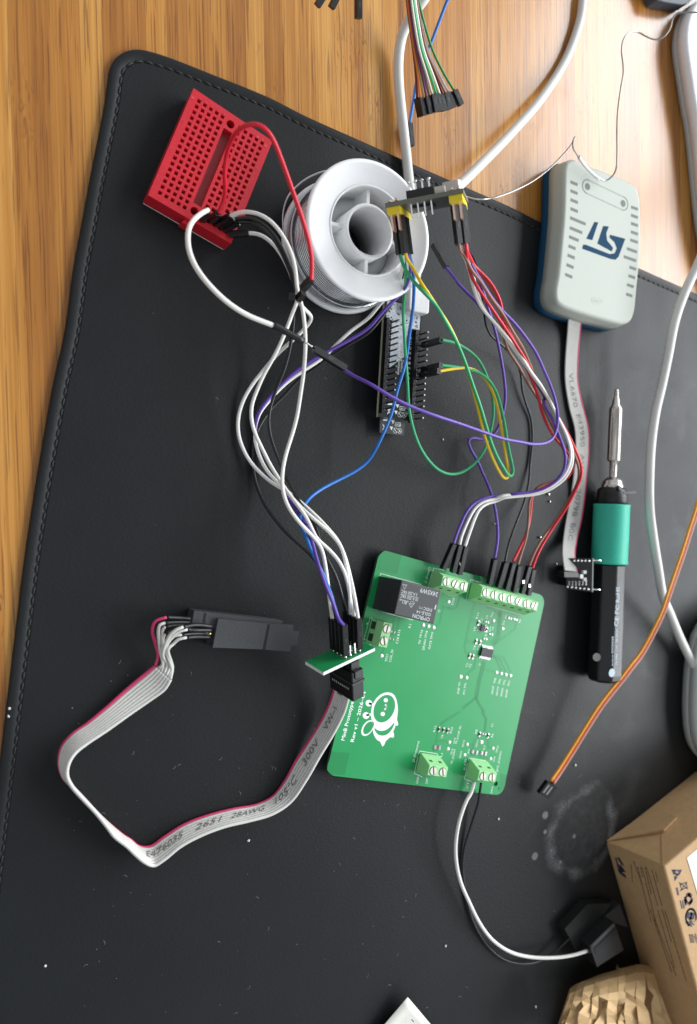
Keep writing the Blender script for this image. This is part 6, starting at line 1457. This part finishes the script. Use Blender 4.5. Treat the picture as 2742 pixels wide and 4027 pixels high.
pts = PP('C6', [(640, 1150), (598, 1330), (578, 1560), (575, 1760), (588, 1900), (620, 2010), (680, 2090)], 4); c0 = pts[3]
pts = pts + [pts[-1] + [14, -7, 0], pts[-1] + [50, -6, 0], pts[-1] + [66, 20, 0], pts[0] + [62, 10, 0], pts[0] + [35, 16, 0], pts[0] + [10, 10, 0]]
pebble('white_gadget', 'rounded white gadget with grey rim at the right edge above the cardboard box', pts, 0.1, 15, 'gadget', mt=mat('bright_white_cover', (.86, .90, .88), .4))
pts = PP('C8', [(1420, 120), (1330, 270), (1262, 450), (1228, 650), (1225, 880), (1262, 1180), (1318, 1550), (1380, 1950), (1450, 2350)], 3) + PP('A5', [(1530, 1600), (1600, 1900)], 3)
pts = pts + [pts[-1] + [20, -20, 0], pts[-1] + [90, -10, 0], pts[-1] + [110, 60, 0], pts[0] + [110, 60, 0], pts[0] + [30, 20, 0]]
pebble('white_device', 'large white device with curved grey edge at the top right corner', pts, -2.1, 9, 'electronic device', mt=mat('bright_white_device', (.88, .89, .90), .38))
dkc = thing('dark_case', 'dark slate case edge at the top right corner above the wood', 'case', P('C8', 1100, -100, 0))
q = PP('C8', [(860, -10), (980, 30), (1310, 82), (1420, 60), (1560, -60), (1900, -500), (700, -500)], 6); m = MB(); m.prism(q, -2.1, 6); m.build('case_body', mat('slate_plastic', (.05, .06, .075), .5), dkc, bevel=.8)

# ------------------------------------------------------------------ crumbs, solder balls and dust
rnd = random.Random(21)
def blob(mb_, p, r):
    n = 6; rings = []
    for z, s_ in ((.02, .7), (.5, 1.0), (1.0, .5)):
        rings.append([p + np.array([r * s_ * rnd.uniform(.7, 1.3) * math.cos(6.283 * k / n), r * s_ * rnd.uniform(.7, 1.3) * math.sin(6.283 * k / n), r * z]) for k in range(n)])
    mb_.loft(rings)
for c, x, y, r, lb in (('B4', 795, 1672, 1.1, 'white shaving crumb below the ribbon cable in the middle of the mat'), ('B5', 272, 1975, .8, 'pale yellow crumb at the lower left of the mat'), ('B7', 833, 1128, 1.2, 'white crumb left of the paper padding'), ('B7', 415, 848, .9, 'white crumb inside the bend of the white wire'),
                       ('B7', 660, 258, 1.0, 'small pale crumb left of the dried water drops'), ('B6', 680, 955, 1.3, 'pale crumb beside the orange lead'), ('B5', 57, 434, .9, 'white speck on the left edge stitching, upper one'), ('B5', 51, 480, .8, 'white speck on the left edge stitching, lower one'),
                       ('A6', 776, 1240, .9, 'tan crumb below the development board')):
    m = MB(); blob(m, P(c, x, y, .1), r * .55); blob(m, P(c, x + 1.5, y + 4, .1) , r * .4); m.build('crumb', M_crumb, None, lb, 'crumb', 'crumbs on the mat')
for c, x, y, r, lb in (('B2', 456, 972, .9, 'solder ball right of the purple wire, upper of a pair'), ('B2', 466, 1022, .8, 'solder ball right of the purple wire, lower of a pair'), ('B2', 397, 1275, 1.0, 'solder ball beside the brown and red wires'), ('B2', 512, 1462, .7, 'solder ball left of the short ribbon end'), ('B2', 80, 1180, .5, 'tiny solder ball left of the purple wire')):
    m = MB(); q = P(c, x, y, .1); m.lathe(q, [(0.01, 0), (r * .5, r * .2), (r * .7, r * .7), (r * .5, r * 1.2), (0.01, r * 1.4)], 14); m.build('solder_ball', M_tin, None, lb, 'solder ball', 'solder balls on the mat')
m = MB()
x0, x1 = P('D', 60, 1500, 0)[0], P('D', 1500, 1500, 0)[0]
for k in range(230):
    X, Y = rnd.uniform(150, 1560), rnd.uniform(300, 2310) if rnd.random() < .35 else rnd.uniform(1500, 2310)
    if Y < 1500 and X < 330: continue
    p = P('D', X, Y, .06); r = rnd.choice([.07, .09, .1, .12, .17]) * rnd.uniform(.7, 1.25); a = rnd.uniform(0, 3.14)
    if rnd.random() < .25: m.tube([p, p + [math.cos(a) * .9, math.sin(a) * .9, .1], p + [math.cos(a + .5) * 1.8, math.sin(a + .5) * 1.8, .05]], .045, 4, 2)
    else: blob(m, p, r)
m.build('dust', mat('pale_dust', (.34, .35, .34), .8), None, 'tiny pale dust specks scattered over the black mat', 'dust', None, 'stuff')
